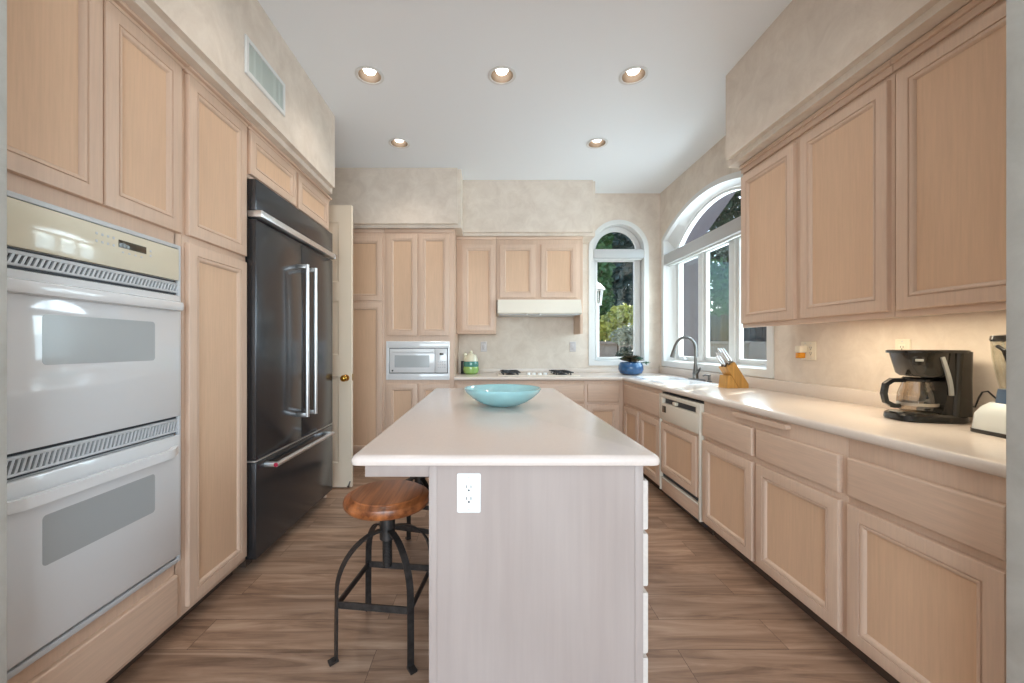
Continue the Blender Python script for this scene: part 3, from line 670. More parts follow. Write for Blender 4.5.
# ------------------------------------------------------------------ right wall cabinets
XU = 1.702; mRU = MR(XU)
def rwall(label, y0, y1, doors):
    c = thing('wall_cabinet', label, 'cabinet', (1.86, (y0+y1)/2, 1.36))
    bm = bmn(); box(bm, XU, XR-.004, y0, y1, 1.372, 2.43, .001); part('body', bm, 'wood_frame', c)
    bm = bmn(); box(bm, XU-.002, XU+.018, y0, y1, 1.350, 1.374, .002); part('light_rail', bm, 'wood_flat_y', c)
    for a, b_ in doors: cab_door(mRU, a, b_, 1.378, 2.352, c)
    bm = bmn(); box(bm, XU-.012, XU, y0, y1, 2.375, 2.43, .003); box(bm, XU-.024, XU, y0, y1, 2.405, 2.43, .004); part('crown_moulding', bm, 'wood_flat_y', c)
    return c
rwall('two-door pale wood wall cabinet next to the wide arched window', 1.672, 2.672, ((2.205, 2.664), (1.688, 2.160)))
rwall('pale wood wall cabinet with a single wide door above the coffee maker', .965, 1.670, ((1.02, 1.652),))
uc = thing('undercabinet_light', 'slim warm light fixture under the wall cabinets over the coffee maker', 'light fixture', (1.86, 1.7, 1.34))
bm = bmn(); box(bm, 1.725, 1.825, 1.15, 2.25, 1.366, 1.3715, .001); part('housing', bm, 'plate_white', uc)
bm = bmn(); box(bm, 1.735, 1.815, 1.17, 2.23, 1.3625, 1.3662, .001); part('diffuser', bm, 'tube_light', uc)
lg = light('undercabinet_glow', 'AREA', (1.775, 1.70, 1.361), 3.0, (1, .88, .66), (0, 0, 0), shape='RECTANGLE', size=.07, size_y=1.06)

# ------------------------------------------------------------------ countertops and sink
def counter_mesh(xs, ys, keep, z0, z1, front, rad):
    bm = bmn(); vt = {}
    def V(x, y):
        if (x, y) not in vt: vt[(x, y)] = bm.verts.new((x, y, z0))
        return vt[(x, y)]
    fs = []
    for i in range(len(xs)-1):
        for j in range(len(ys)-1):
            if keep((xs[i]+xs[i+1])/2, (ys[j]+ys[j+1])/2): fs.append(bm.faces.new((V(xs[i], ys[j]), V(xs[i+1], ys[j]), V(xs[i+1], ys[j+1]), V(xs[i], ys[j+1]))))
    r_ = bmesh.ops.extrude_face_region(bm, geom=fs)
    bmesh.ops.translate(bm, vec=(0, 0, z1-z0), verts=[v for v in r_['geom'] if isinstance(v, bmesh.types.BMVert)])
    bmesh.ops.recalc_face_normals(bm, faces=bm.faces[:])
    es = [e_ for e_ in bm.edges if abs(e_.verts[0].co.z-e_.verts[1].co.z) < 1e-6 and front(e_.verts[0].co) and front(e_.verts[1].co) and e_.calc_face_angle(0) > 1]
    bmesh.ops.bevel(bm, geom=es, offset=rad, segments=5, affect='EDGES', profile=.5)
    return bm
SX0, SX1, SY0, SY1 = 1.475, 1.875, 3.27, 4.06
f_ = lambda p: (abs(p.x-1.37) < .001 and p.y < 4.081) or (abs(p.y-4.08) < .001 and p.x < 1.371)
bm = counter_mesh([-.345, 1.37, SX0, SX1, XR-.002], [.965, SY0, SY1, 4.08, YB-.002],
                  lambda x, y: (x > 1.37 or y > 4.08) and not (SX0 < x < SX1 and SY0 < y < SY1), ZT+.001, .914, f_, .016)
c = thing('countertop', 'L-shaped pale peach countertop around the sink and cooktop', 'countertop', (1.7, 3, ZT+.001))
part('slab', bm, 'counter', c)
bm = bmn(); box(bm, XR-.022, XR-.002, .965, 4.70, .913, .993, .004); box(bm, -.343, 2.0, YB-.020, YB-.002, .913, .965, .004); part('backsplash', bm, 'counter', c)
c = thing('sink', 'white double-bowl sink set into the countertop below the window', 'sink', (1.675, 3.66, .914))
bm = bmn(); zr = .9215
def bowl(x0, x1, y0, y1):
    seq = [(0, .008, .004), (.002, zr-.914+.0005, .02), (.012, zr-.914, .04), (.02, -.005, .05), (.032, -.15, .05), (.07, -.175, .04)]
    loops(bm, [[(px, py, .914+dz) for px, py in rrect(x0+i, x1-i, y0+i, y1-i, max(rr, .004))] for i, dz, rr in seq], cap1=True)
bowl(SX0+.004, SX1-.004, SY0+.004, 3.66); bowl(SX0+.004, SX1-.004, 3.66, SY1-.004)
ro = rrect(SX0-.02, SX1+.02, SY0-.02, SY1+.02, .03); ri = rrect(SX0+.005, SX1-.005, SY0+.005, SY1-.005, .02)
loops(bm, [[(a, b_, .9145) for a, b_ in ro], [(a, b_, .919) for a, b_ in rrect(SX0-.017, SX1+.017, SY0-.017, SY1+.017, .03)], [(a, b_, zr) for a, b_ in rrect(SX0-.01, SX1+.01, SY0-.01, SY1+.01, .025)], [(a, b_, zr) for a, b_ in ri]])
part('basin', bm, 'porcelain', c)
for y_ in (3.46, 3.86):
    bm = bmn(); cyl(bm, (1.675, y_, .7385), (1.675, y_, .743), .04, n=24); part('drain', bm, 'steel', c)

c = thing('faucet', 'gooseneck steel faucet behind the sink under the window', 'faucet', (1.93, 3.72, .914))
bm = bmn(); loops(bm, [[(1.93+a, 3.70+b_, z) for a, b_ in rrect(-.028+i, .028-i, -.125+i, .125-i, .027-i)] for i, z in ((0, .9145), (0, .922), (.006, .928))], cap0=True, cap1=True)
part('base_plate', bm, 'dark_steel', c)
bm = bmn(); lathe(bm, [(0, .927), (.026, .928), (.024, .96), (.027, .975), (.021, 1.0), (.018, 1.03), (.0145, 1.06), (0, 1.062)], 1.93, 3.72, 20); part('valve_body', bm, 'dark_steel', c)
pts = [(1.93, 3.72, 1.05), (1.93, 3.72, 1.20)]+[(1.835+.095*math.cos(t), 3.72, 1.205+.105*math.sin(t)) for t in [PI*k/14 for k in range(0, 13)]]
pts += [(1.738, 3.72, 1.225)]
bm = bmn(); tube(bm, pts, .0125, 14); sp = part('spout', bm, 'dark_steel', c)
a, b_ = Vector((1.742, 3.72, 1.235)), Vector((1.712, 3.72, 1.125)); bm = bmn(); cyl(bm, a, a.lerp(b_, .5), .0135, .017); cyl(bm, a.lerp(b_, .5), b_, .018, .021); part('spray_head', bm, 'dark_steel', sp)
bm = bmn(); tube(bm, [(1.93, 3.70, .975), (1.925, 3.665, .995), (1.915, 3.61, 1.03)], [.014, .011, .008], 10); part('lever', bm, 'dark_steel', c)
sd = thing('soap_dispenser', 'short steel soap pump beside the gooseneck faucet', 'soap dispenser', (1.935, 3.50, .914))
bm = bmn(); lathe(bm, [(0, .9145), (.021, .915), (.02, .925), (.011, .93), (.010, .965), (.014, .968), (.013, .978), (0, .98)], 1.935, 3.50, 16); part('pump', bm, 'dark_steel', sd)
bm = bmn(); tube(bm, [(1.935, 3.50, .974), (1.90, 3.50, .976), (1.88, 3.50, .968)], .006, 8); part('nozzle', bm, 'dark_steel', sd)

# knife block
c = thing('knife_block', 'light wood knife block with steel-handled knives beside the sink', 'knife block', (1.86, 3.04, .9146), rz=math.radians(6))
t = math.radians(28)       # block leans so the slots face up and into the room
bm = bmn(); prism(bm, [(.092, 0), (.092, .028), (-.020, .196), (-.080, .154), (.016, .0)], lambda a, b_, h: (a, h, b_), -.048, .048); blk = part('block', bm, 'block_wood', c, local=True)
bm = bmn(); prism(bm, [(-.084, 0), (.012, 0), (-.046, .094), (-.072, .094)], lambda a, b_, h: (a, h, b_), -.046, .046); part('foot', bm, 'block_wood', c, local=True)
dv = Vector((-.57, 0, .82)).normalized()
KM = Matrix.Translation((1.86, 3.04, .9146)) @ Matrix.Rotation(math.radians(6), 4, 'Z')
for i in range(3):
    for j in range(2 if i == 0 else 3):
        f = i/2; p0 = Vector((-.070+.042*f, -.030+.030*j+(.015 if i == 0 else 0), .161+.029*f)); L_ = .095+.018*i
        q0 = KM @ p0; dw = KM.to_3x3() @ dv; sw = KM.to_3x3() @ Vector((0, 1, 0))
        kn = thing('kitchen_knife', 'steel-handled knife standing in the light wood knife block', 'knife', q0, 'knives in the knife block')
        bm = bmn(); tube(bm, [q0+dw*.0006, q0+dw*.012], 0, side=sw, ab=(.005, .009)); part('bolster', bm, 'dark_steel', kn)
        bm = bmn(); tube(bm, [q0+dw*.012, q0+dw*.03, q0+dw*(L_-.012), q0+dw*L_], [.006, .0065, .0072, .005], 10); part('handle', bm, 'steel', kn)

# cooktop
c = thing('cooktop', 'low gas cooktop with dark grates on the back counter', 'cooktop', (.55, 4.42, .914))
bm = bmn(); loops(bm, [[(a, b_, z) for a, b_ in rrect(.10+i, .97-i, 4.17+i, 4.62-i, .02)] for i, z in ((0, .9145), (0, .918), (.006, .923))], cap0=True, cap1=True); part('glass_top', bm, 'bisque', c)
for bx, by in ((.24, 4.30), (.24, 4.50), (.80, 4.30), (.80, 4.50)):
    bm = bmn(); lathe(bm, [(0, .922), (.05, .923), (.046, .932), (.03, .936), (.028, .943), (0, .944)], bx, by, 20); part('burner', bm, 'black', c)
    bm = bmn()
    for k in range(4):
        a = PI/4+PI/2*k; tube(bm, [(bx+.03*math.cos(a), by+.03*math.sin(a), .955), (bx+.105*math.cos(a), by+.09*math.sin(a), .955), (bx+.11*math.cos(a), by+.095*math.sin(a), .922)], 0, side=(0, 0, 1), ab=(.005, .005))
    tube(bm, [(bx-.10, by-.085, .95), (bx+.10, by-.085, .95), (bx+.10, by+.085, .95), (bx-.10, by+.085, .95)], 0, side=(0, 0, 1), ab=(.005, .005), closed=True)
    part('grate', bm, 'black', c)
for k in range(4):
    bm = bmn(); lathe(bm, [(0, .922), (.021, .923), (.018, .945), (0, .947)], .43+.06*k, 4.25+.02*(k % 2), 16); part('knob', bm, 'plate_white', c)

# green jar and dark box on the back counter
c = thing('ceramic_jar', 'round green ceramic jar with teal band and cream lid by the microwave tower', 'jar', (-.19, 4.48, .914))
bm = bmn(); lathe(bm, [(0, .915), (.055, .9155), (.082, .935), (.09, .97), (.084, 1.003), (0, 1.003)], -.19, 4.48, 28); part('body', bm, 'jar_green', c)
bm = bmn(); lathe(bm, [(0, 1.0), (.085, 1.001), (.088, 1.03), (.082, 1.06), (0, 1.06)], -.19, 4.48, 28); part('band', bm, 'jar_teal', c)
bm = bmn(); lathe(bm, [(0, 1.058), (.078, 1.059), (.072, 1.10), (.055, 1.13), (.03, 1.145), (.016, 1.15), (.02, 1.165), (.012, 1.178), (0, 1.18)], -.19, 4.48, 28); ld = part('lid', bm, 'jar_cream', c)
bm = bmn(); sphere(bm, (-.255, 4.46, 1.135), .022); tube(bm, [(-.255, 4.46, 1.12), (-.265, 4.47, 1.07)], .012, 8); part('handle', bm, 'jar_cream', ld)
bm = bmn(); box(bm, -.31, -.235, 4.56, 4.60, .9146, 1.06, .006)
bx_ = part('black_box', bm, 'black', None, 'small upright black box behind the green ceramic jar', cat='box', origin=(-.27, 4.58, .914))

# blue pot with succulents
c = thing('potted_succulent', 'round blue glazed pot of dark succulents in the counter corner', 'potted plant', (1.57, 4.40, .914))
bm = bmn(); lathe(bm, [(0, .9145), (.085, .915), (.118, .935), (.134, .975), (.130, 1.02), (.112, 1.052), (.104, 1.052), (.114, 1.02), (.114, 1.0), (0, 1.0)], 1.57, 4.40, 36); part('pot', bm, 'pot_blue', c)
bm = bmn(); lathe(bm, [(0, 1.04), (.06, 1.038), (.107, 1.03), (.107, 1.01), (0, 1.01)], 1.57, 4.40, 24); part('soil', bm, 'soil', c)
rng = random.Random(4)
def rosette(bm, cx, cy, cz, R, n, tilt=.5):
    for k in range(n):
        f = k/n; a = k*2.399; L_ = R*(.45+.55*f); el = 1.25-1.05*f
        d = Vector((math.cos(a)*math.cos(el), math.sin(a)*math.cos(el), math.sin(el))); s = Vector((-math.sin(a), math.cos(a), 0)); u = d.cross(s)
        p = Vector((cx, cy, cz)); w = L_*.28
        vs_ = [bm.verts.new(q) for q in (p, p+d*L_*.55+s*w, p+d*L_, p+d*L_*.55-s*w, p+d*L_*.5+u*w*.45, p+d*L_*.5-u*w*.25)]
        for t_ in ((0, 1, 4), (1, 2, 4), (2, 3, 4), (3, 0, 4), (1, 0, 5), (2, 1, 5), (3, 2, 5), (0, 3, 5)): bm.faces.new([vs_[i] for i in t_])
for k in range(9):
    a = 2*PI*k/9; rr = .075 if k % 3 else .02
    bm = bmn(); rosette(bm, 1.57+rr*math.cos(a), 4.40+rr*math.sin(a), 1.05+.03*rng.random(), .066+.025*rng.random(), 24); part('rosette', bm, 'succulent' if k % 4 else 'succulent_green', c, smooth=60)
for k in range(5):
    a = 2*PI*k/5+.4; bm = bmn(); rosette(bm, 1.57+.045*math.cos(a), 4.39+.045*math.sin(a), 1.095, .07, 24); part('rosette', bm, 'succulent', c, smooth=60)
bm = bmn(); tube(bm, [(1.66, 4.36, 1.045), (1.70, 4.34, 1.05), (1.72, 4.33, 1.03)], .006, 6); rosette(bm, 1.715, 4.33, 1.04, .05, 14); part('trailing_stem', bm, 'succulent_green', c, smooth=60)

# ------------------------------------------------------------------ coffee maker, blender, outlets
c = thing('coffee_maker', 'black drip coffee maker with glass carafe on the counter', 'coffee maker', (1.858, 1.70, .9145), rz=math.radians(-14)); c.scale = (.94, .94, 1)
def lp(name, bm, mat, par=c, **k): return part(name, bm, mat, par, local=True, **k)
def tloop(z, x0, x1, y0, y1, r): return [(a, b_, z) for a, b_ in rrect(x0, x1, y0, y1, r)]
bm = bmn(); loops(bm, [tloop(.0008, -.125, .115, -.082, .082, .05), tloop(.006, -.13, .12, -.088, .088, .055), tloop(.026, -.128, .12, -.086, .086, .055), tloop(.034, -.115, .115, -.078, .078, .05)], cap0=True, cap1=True)
bs = lp('base', bm, 'black_plastic')
bm = bmn(); lathe(bm, [(0, .034), (.066, .0345), (.066, .037), (0, .038)], -.03, 0, 28); lp('hot_plate', bm, 'dark_steel', bs)
bm = bmn(); prism(bm, rrect(-.122, -.095, -.03, .03, .01), lambda a, b_, h: (a, b_, h), .033, .037); lp('switch', bm, 'grey_plastic', bs)
bm = bmn(); loops(bm, [tloop(.03, .045, .118, -.084, .084, .018), tloop(.18, .055, .118, -.082, .082, .018), tloop(.292, .058, .118, -.086, .086, .018)], cap0=True, cap1=True); tank = lp('water_tank', bm, 'head_plastic')
bm = bmn(); prism(bm, [(.012, .03), (.058, .03), (.06, .29), (.01, .29), (.03, .20), (.028, .10)], lambda a, b_, h: (a, h, b_), -.072, .072); lp('column', bm, 'black_plastic', tank)
bm = bmn(); tube(bm, [(.014+.032*math.sin(1.5*k/10)-.01, -.084, .27-.155*k/10) for k in range(11)], 0, side=(1, 0, 0), ab=(.0065, .005)); lp('water_gauge', bm, 'grey_plastic', tank)
bm = bmn(); loops(bm, [tloop(.188, -.075, .06, -.068, .068, .045), tloop(.20, -.088, .06, -.076, .076, .05), tloop(.286, -.108, .06, -.084, .084, .05)], cap0=True, cap1=True); hd = lp('brew_head', bm, 'head_plastic')
bm = bmn(); loops(bm, [tloop(.286, -.116, .122, -.092, .092, .05), tloop(.296, -.116, .122, -.092, .092, .05), tloop(.299, -.11, .118, -.088, .088, .05)], cap0=True, cap1=True); lp('lid', bm, 'black_plastic')
bm = bmn(); box(bm, -.095, -.055, -.082, -.076, .236, .272, .002); lp('badge', bm, 'black_plastic', hd)
bm = bmn(); box(bm, -.09, -.06, -.0835, -.081, .252, .262, .0008); lp('badge_strip', bm, 'grey_plastic', hd)
cf = bmn(); lathe(cf, [(0, .0395), (.055, .040), (.064, .048), (.067, .075), (.064, .115), (.052, .15), (.047, .168)], -.03, 0, 36); cfo = lp('carafe', cf, 'carafe')
bm = bmn(); lathe(bm, [(.064, .064), (.0685, .064), (.0685, .074), (.0675, .076), (.064, .076)], -.03, 0, 36, closed=True); lp('carafe_band', bm, 'carafe_band', cfo)
bm = bmn(); lathe(bm, [(0, .166), (.052, .166), (.053, .176), (.045, .184), (0, .185)], -.03, 0, 30); lp('carafe_lid', bm, 'black_plastic', cfo)
bm = bmn(); tube(bm, [(-.078, 0, .170), (-.125, 0, .168), (-.148, 0, .15), (-.155, 0, .11), (-.148, 0, .075), (-.118, 0, .058), (-.096, 0, .06)], 0, side=(0, 1, 0), ab=(.011, .009)); lp('carafe_handle', bm, 'black_plastic', cfo)
bm = bmn(); CM = (Matrix.Translation((1.858, 1.70, .9145)) @ Matrix.Rotation(math.radians(-14), 4, 'Z') @ Matrix.Diagonal((.94, .94, 1, 1))).inverted()
tube(bm, [CM @ Vector(p) for p in ((1.94, 1.63, 1.01), (1.965, 1.645, .985), (1.985, 1.63, .981), (1.985, 1.618, 1.02), (1.985, 1.606, 1.045), (1.985, 1.588, 1.05), (1.985, 1.566, 1.028), (1.988, 1.54, 1.005))], .0032, 8); lp('cord', bm, 'black', c)

c = thing('blender', 'white blender with clear jar half hidden by the wall end', 'blender', (1.855, 1.405, .9145), rz=math.radians(-8))
bm = bmn(); loops(bm, [tloop(.001, -.085, .085, -.078, .078, .03), tloop(.014, -.085, .085, -.078, .078, .03)], cap0=True, cap1=True); lp('foot', bm, 'black_plastic', c)
bm = bmn(); loops(bm, [tloop(.014, -.083, .083, -.076, .076, .03), tloop(.07, -.078, .078, -.072, .072, .03), tloop(.095, -.066, .066, -.062, .062, .03), tloop(.112, -.05, .05, -.05, .05, .03)], cap0=True, cap1=True); bb = lp('motor_base', bm, 'blender_white', c)
bm = bmn()
for k in range(3):
    bm = bmn(); box(bm, -.05+.022*k, -.034+.022*k, -.070, -.058, .083, .089, .001); lp('button', bm, 'grey_plastic', bb)
tx = bpy.data.curves.new('lettering', 'FONT'); tx.body = 'Oster'; tx.size = .017; tx.extrude = .0003; tx.align_x = 'CENTER'
tmp = bpy.data.objects.new('lettering_curve', tx); COL.objects.link(tmp)
tme = bpy.data.meshes.new_from_object(tmp.evaluated_get(bpy.context.evaluated_depsgraph_get())); bpy.data.objects.remove(tmp)
tme.materials.clear(); tme.materials.append(M['grey_plastic']); to = bpy.data.objects.new('lettering', tme); COL.objects.link(to)
to.parent = bb; to.location = (-.028, -.0757, .032); to.rotation_euler = (PI/2-.05, 0, 0)
bm = bmn(); lathe(bm, [(0, .11), (.046, .111), (.042, .15), (.04, .162), (0, .163)], 0, 0, 24); lp('collar', bm, 'blue_grey', c)
bm = bmn(); lathe(bm, [(.036, .163), (.043, .20), (.054, .27), (.058, .335), (.055, .335), (.051, .27), (.040, .20), (.033, .166), (0, .165)], 0, 0, 28); jr = lp('jar', bm, 'jar_glass', c)
bm = bmn(); tube(bm, [(-.056, 0, .315), (-.060, -.025, .30), (-.052, -.037, .24), (-.036, -.034, .18)], .006, 8); lp('handle', bm, 'black_plastic', jr)
bm = bmn(); lathe(bm, [(0, .33), (.056, .331), (.060, .338), (.058, .352), (.03, .356), (0, .356)], 0, 0, 28); lp('lid', bm, 'black_plastic', c)

def plate(label, M_, u, v, w_, h_, mat, loc, kind='outlet', group=None, gangs=1):
    c = thing('wall_outlet' if kind == 'outlet' else 'light_switch', label, kind, loc, group)
    bm = bmn(); rows = [[M_(a, b_, d_) for a, b_ in rrect(u-w_/2+i, u+w_/2-i, v-h_/2+i, v+h_/2-i, .005, 3)] for i, d_ in ((0, .0006), (0, .003), (.003, .006))]
    loops(bm, rows, cap1=True); part('plate', bm, mat, c)
    for g_ in range(gangs):
        uc_ = u+(g_-(gangs-1)/2)*.046
        if kind == 'outlet':
            bm = bmn(); mbox(bm, M_, uc_-.0165, uc_+.0165, v-.033, v+.033, .004, .0075, .001); ins = part('socket', bm, mat, c)
            for s_ in (-.017, .017):
                bm = bmn(); mbox(bm, M_, uc_-.0075, uc_-.005, v+s_-.001, v+s_+.008, .007, .0079); mbox(bm, M_, uc_+.005, uc_+.0075, v+s_-.001, v+s_+.008, .007, .0079)
                q = M_(uc_, v+s_-.007, .0072); q2 = M_(uc_, v+s_-.007, .0079); cyl(bm, q, q2, .003, n=12); part('slots', bm, 'dark_slot', ins)
            bm = bmn(); 
            for s_ in (-.047, .047): cyl(bm, M_(uc_, v+s_, .005), M_(uc_, v+s_, .0068), .003, n=12)
            part('screws', bm, 'grey_trim', c)
        else:
            bm = bmn(); mbox(bm, M_, uc_-.0165, uc_+.0165, v-.033, v+.033, .004, .0085, .002); part('rocker', bm, mat, c)
    return c
plate('ivory wall switch plate left of the cooktop near the green jar', mback, -.05, 1.222, .072, .118, 'plate_grey', (-.05, YB, 1.22), 'light switch')
plate('ivory wall switch plate between cooktop and narrow arched window', mback, 1.0, 1.222, .072, .118, 'plate_grey', (1.0, YB, 1.22), 'light switch')
plate('ivory wall outlet holding an amber plug-in below the wall cabinets', mright, 2.53, 1.20, .118, .118, 'plate_ivory', (XR, 2.53, 1.2), gangs=2)
plate('ivory wall outlet plate just behind the coffee maker', mright, 1.955, 1.205, .072, .118, 'plate_ivory', (XR, 1.955, 1.2))
c = thing('air_freshener', 'plug-in air freshener with amber oil in the wall outlet', 'air freshener', (XR, 2.555, 1.2))
bm = bmn(); mbox(bm, mright, 2.53, 2.58, 1.188, 1.232, .0078, .055, .008); part('housing', bm, 'plate_ivory', c)
bm = bmn(); mbox(bm, mright, 2.535, 2.578, 1.152, 1.188, .015, .052, .007); part('refill', bm, 'orange', c)

# vent in the left soffit
c = thing('wall_vent', 'white air vent grille high on the wall above the pantry', 'vent', (-1.195, 2.16, 2.58))
mV = ML(-1.200); VY0, VY1, VZ0, VZ1 = 1.97, 2.352, 2.578, 2.768
bm = bmn(); rings(bm, mV, VY0, VY1, VZ0, VZ1, [(0, .0005), (0, .007), (.003, .010), (.022, .010), (.025, .004)]); part('frame', bm, 'white_trim', c)
bm = bmn(); mbox(bm, mV, VY0+.02, VY1-.02, VZ0+.02, VZ1-.02, .0006, .0015); part('backing', bm, 'vent_dark', c)
for k in range(22):
    u = VY0+.032+(VY1-VY0-.064)*k/21; bm = bmn()
    d_ = .0055 if k in (3, 7, 15, 16, 19) else -.004
    prism(bm, [(u-.0048, .002), (u-.0036, .002), (u+.0048+min(0, d_), .0085), (u+.0036+min(0, d_), .0095)], lambda a, h, v: mV(a, v, h), VZ0+.024, VZ1-.024); part('slat', bm, 'vent_slat', c)

# ------------------------------------------------------------------ island
IX0, IX1, IY0, IY1 = -.398, .500, 1.147, 3.01
c = thing('kitchen_island', 'long kitchen island with pale pickled wood base', 'kitchen island', (.14, 2.1, 0))
bm = bmn(); box(bm, -.1725, .455, 1.18, 2.95, .0, .883, .001); bd = part('body', bm, 'island_wood', c)
bm = bmn(); box(bm, -.1735, -.150, 1.174, 1.181, .0, .882, .001); box(bm, .432, .456, 1.174, 1.181, 0, .882, .001); box(bm, -.150, .432, 1.177, 1.181, 0, .882); part('end_panel', bm, 'island_wood', c)
bm = bmn(); box(bm, -.362, -.174, 1.177, 2.90, .845, .883, .001); part('apron', bm, 'island_wood', c)
mI = ML(.4555); 
for y0, y1 in ((1.205, 1.77), (1.785, 2.35), (2.365, 2.935)):
    for z0, z1 in ((.677, .824), (.507, .664), (.304, .486), (.10, .290)): drawer(mI, y0, y1, z0, z1, c, 'island_drawer_lit', t=.030)
bm = bmn()
ro = lambda i, z: [(a, b_, z) for a, b_ in rrect(IX0+i, IX1-i, IY0+i, IY1-i, .022, 6)]
seq = [(.006, .884), (.0015, .8865), (0, .892)]+[(.016*(1-math.cos(t)), .898+.016*math.sin(t)) for t in [PI/2*k/6 for k in range(7)]]
loops(bm, [ro(i, z) for i, z in seq], cap0=True, cap1=True)
c2 = part('island_top', bm, 'island_top', None, 'large pale pinkish-white solid island countertop with rounded edge', cat='countertop', origin=(.05, 2.1, .884))
plate('white wall outlet on the end panel of the island', MB(1.177), -.056, .798, .070, .116, 'plate_white', (-.056, 1.177, .80))

c = thing('glass_bowl', 'wide turquoise glass bowl on the island', 'bowl', (.077, 2.13, .914))
bm = bmn(); prof = [(0, .9145), (.075, .915), (.09, .918), (.135, .938), (.17, .962), (.195, .987), (.204, 1.005), (.204, 1.0085), (.199, 1.008), (.188, .988), (.162, .965), (.127, .943), (.085, .925), (0, .923)]
lathe(bm, prof, .077, 2.13, 64); part('bowl', bm, 'turq', c)

# ------------------------------------------------------------------ stools
def stool():
    c = thing('bar_stool', 'round brown wooden bar stool with iron legs nearest the island end', 'stool', (-.425, 1.69, 0), 'industrial bar stools at the island', rz=math.radians(-7))
    bm = bmn(); R = .178; H = .617
    prof = [(0, H-.058), (R-.03, H-.058), (R-.012, H-.054), (R-.002, H-.043), (R, H-.03), (R-.004, H-.016), (R-.018, H-.008), (R-.026, H-.006), (R-.03, H-.001), (R-.036, H), (0, H)]
    lathe(bm, prof, 0, 0, 48); part('seat', bm, 'stool_wood', c, local=True)
    bm = bmn(); cyl(bm, (0, 0, H-.066), (0, 0, H-.058), .09, n=28); cyl(bm, (0, 0, .30), (0, 0, H-.06), .018, n=16)
    for k in range(22): 
        z = .31+k*.006; lathe(bm, [(.018, z), (.0202, z+.002), (.0202, z+.003), (.018, z+.005)], 0, 0, 16)
    part('screw_post', bm, 'iron', c, local=True)
    bm = bmn(); lathe(bm, [(.019, .42), (.032, .42), (.032, .548), (.019, .548)], 0, 0, 20, closed=True); part('hub', bm, 'iron', c, local=True)
    q = .150
    for sx, sy in ((-1, -1), (1, -1), (1, 1), (-1, 1)):
        d = Vector((sx, sy, 0)).normalized(); rad = q*math.sqrt(2); side = Vector((-d.y, d.x, 0))
        pts = [d*rad+Vector((0, 0, .012)), d*rad+Vector((0, 0, .10)), d*(rad-.002)+Vector((0, 0, .27))]
        for k in range(1, 11):
            a = PI/2*k/10; pts.append(d*(.03+(rad-.032)*math.cos(a))+Vector((0, 0, .27+.19*math.sin(a))))
        bm = bmn(); tube(bm, pts, 0, side=side, ab=(.013, .0035)); lg_ = part('leg', bm, 'iron', c, local=True)
        bm = bmn(); p = d*(rad+.006); tube(bm, [p-d*.012+Vector((0, 0, .010)), p+d*.022+Vector((0, 0, .005))], 0, side=side, ab=(.0135, .005)); part('foot', bm, 'iron', lg_, local=True)
    e_ = q-.003
    for (a, b_) in (((-e_, -e_), (e_, -e_)), ((e_, -e_), (e_, e_)), ((e_, e_), (-e_, e_)), ((-e_, e_), (-e_, -e_))):
        bm = bmn(); tube(bm, [(a[0], a[1], .22), (b_[0], b_[1], .22)], 0, side=(0, 0, 1), ab=(.013, .0035)); part('stretcher', bm, 'iron', c, local=True)
    return c
s1 = stool()
dup(s1, (-.40, 2.35, 0), 'iron-legged bar stool mostly hidden behind the nearer stool', rz=math.radians(-16))

# ------------------------------------------------------------------ recessed ceiling lights
names = ['recessed ceiling light nearest the air vent', 'recessed ceiling light in the middle of the row of three', 'recessed ceiling light nearest the wall cabinets by the window',
         'recessed ceiling light over the tall microwave cabinets', 'recessed ceiling light in front of the narrow arched window']
c = thing('ceiling_light', names[0], 'ceiling light', (*LIGHTS[0], ZC), 'recessed downlights')
bm = bmn(); lathe(bm, [(.0745, .0), (.094, -.001), (.094, -.004), (.088, -.007), (.076, -.006), (.0735, -.002)], 0, 0, 40, closed=True); part('trim_ring', bm, 'white_trim', c, local=True)
bm = bmn(); lathe(bm, [(.0735, -.003), (.070, .02), (.062, .06), (.055, .085)], 0, 0, 36); part('reflector', bm, 'reflector', c, local=True)
bm = bmn(); lathe(bm, [(.043, .055), (.043, .035), (.036, .022), (.02, .014), (0, .012)], 0, 0, 28); part('bulb', bm, 'bulb', c, local=True)
for l, nm in zip(LIGHTS[1:], names[1:]): dup(c, (*l, ZC), nm)
for x_, y_ in LIGHTS+[(-.787, 1.75), (.967, 1.75)]:  # last two spots are out of view, added for light, without fixtures
    light('downlight', 'SPOT', (x_, y_, ZC-.012), 11, (1, .93, .84), (0, 0, 0), spot_size=math.radians(130), spot_blend=1.0, shadow_soft_size=.05)

# ------------------------------------------------------------------ garden
bm = bmn(); box(bm, -12, 22, -12, 26, -.4, -.15); part('ground', bm, 'earth', kind='structure')
bm = bmn(); box(bm, 0, 5.6, 8.6, 8.8, -.15, 1.27); box(bm, 5.6, 5.8, 2.5, 8.8, -.15, 1.32); box(bm, 0, 5.65, 8.55, 8.85, 1.27, 1.33, .01); part('garden_wall', bm, 'stucco', kind='structure', label='low beige garden wall')
bm = bmn(); prism(bm, [(2.32, -.15), (3.22, -.15), (3.22, 2.80), (4.3, 4.3), (2.32, 4.3)], lambda a, b_, h: (a, h, b_), 6.1, 6.35); part('wall_outside', bm, 'wing_stucco', kind='structure')
c = thing('garden_fence', 'tall dark board fence outside beyond the sink window', 'fence', (7.2, 9, -.15))
for k in range(36):
    bm = bmn(); y_ = 4.5+.26*k; box(bm, 7.18, 7.21, y_, y_+.235, -.15, 2.35, .004); part('board', bm, 'fence', c)
bm = bmn(); box(bm, 7.21, 7.26, 4.5, 13.9, .3, .42); box(bm, 7.21, 7.26, 4.5, 13.9, 1.9, 2.02); part('rail', bm, 'fence', c)

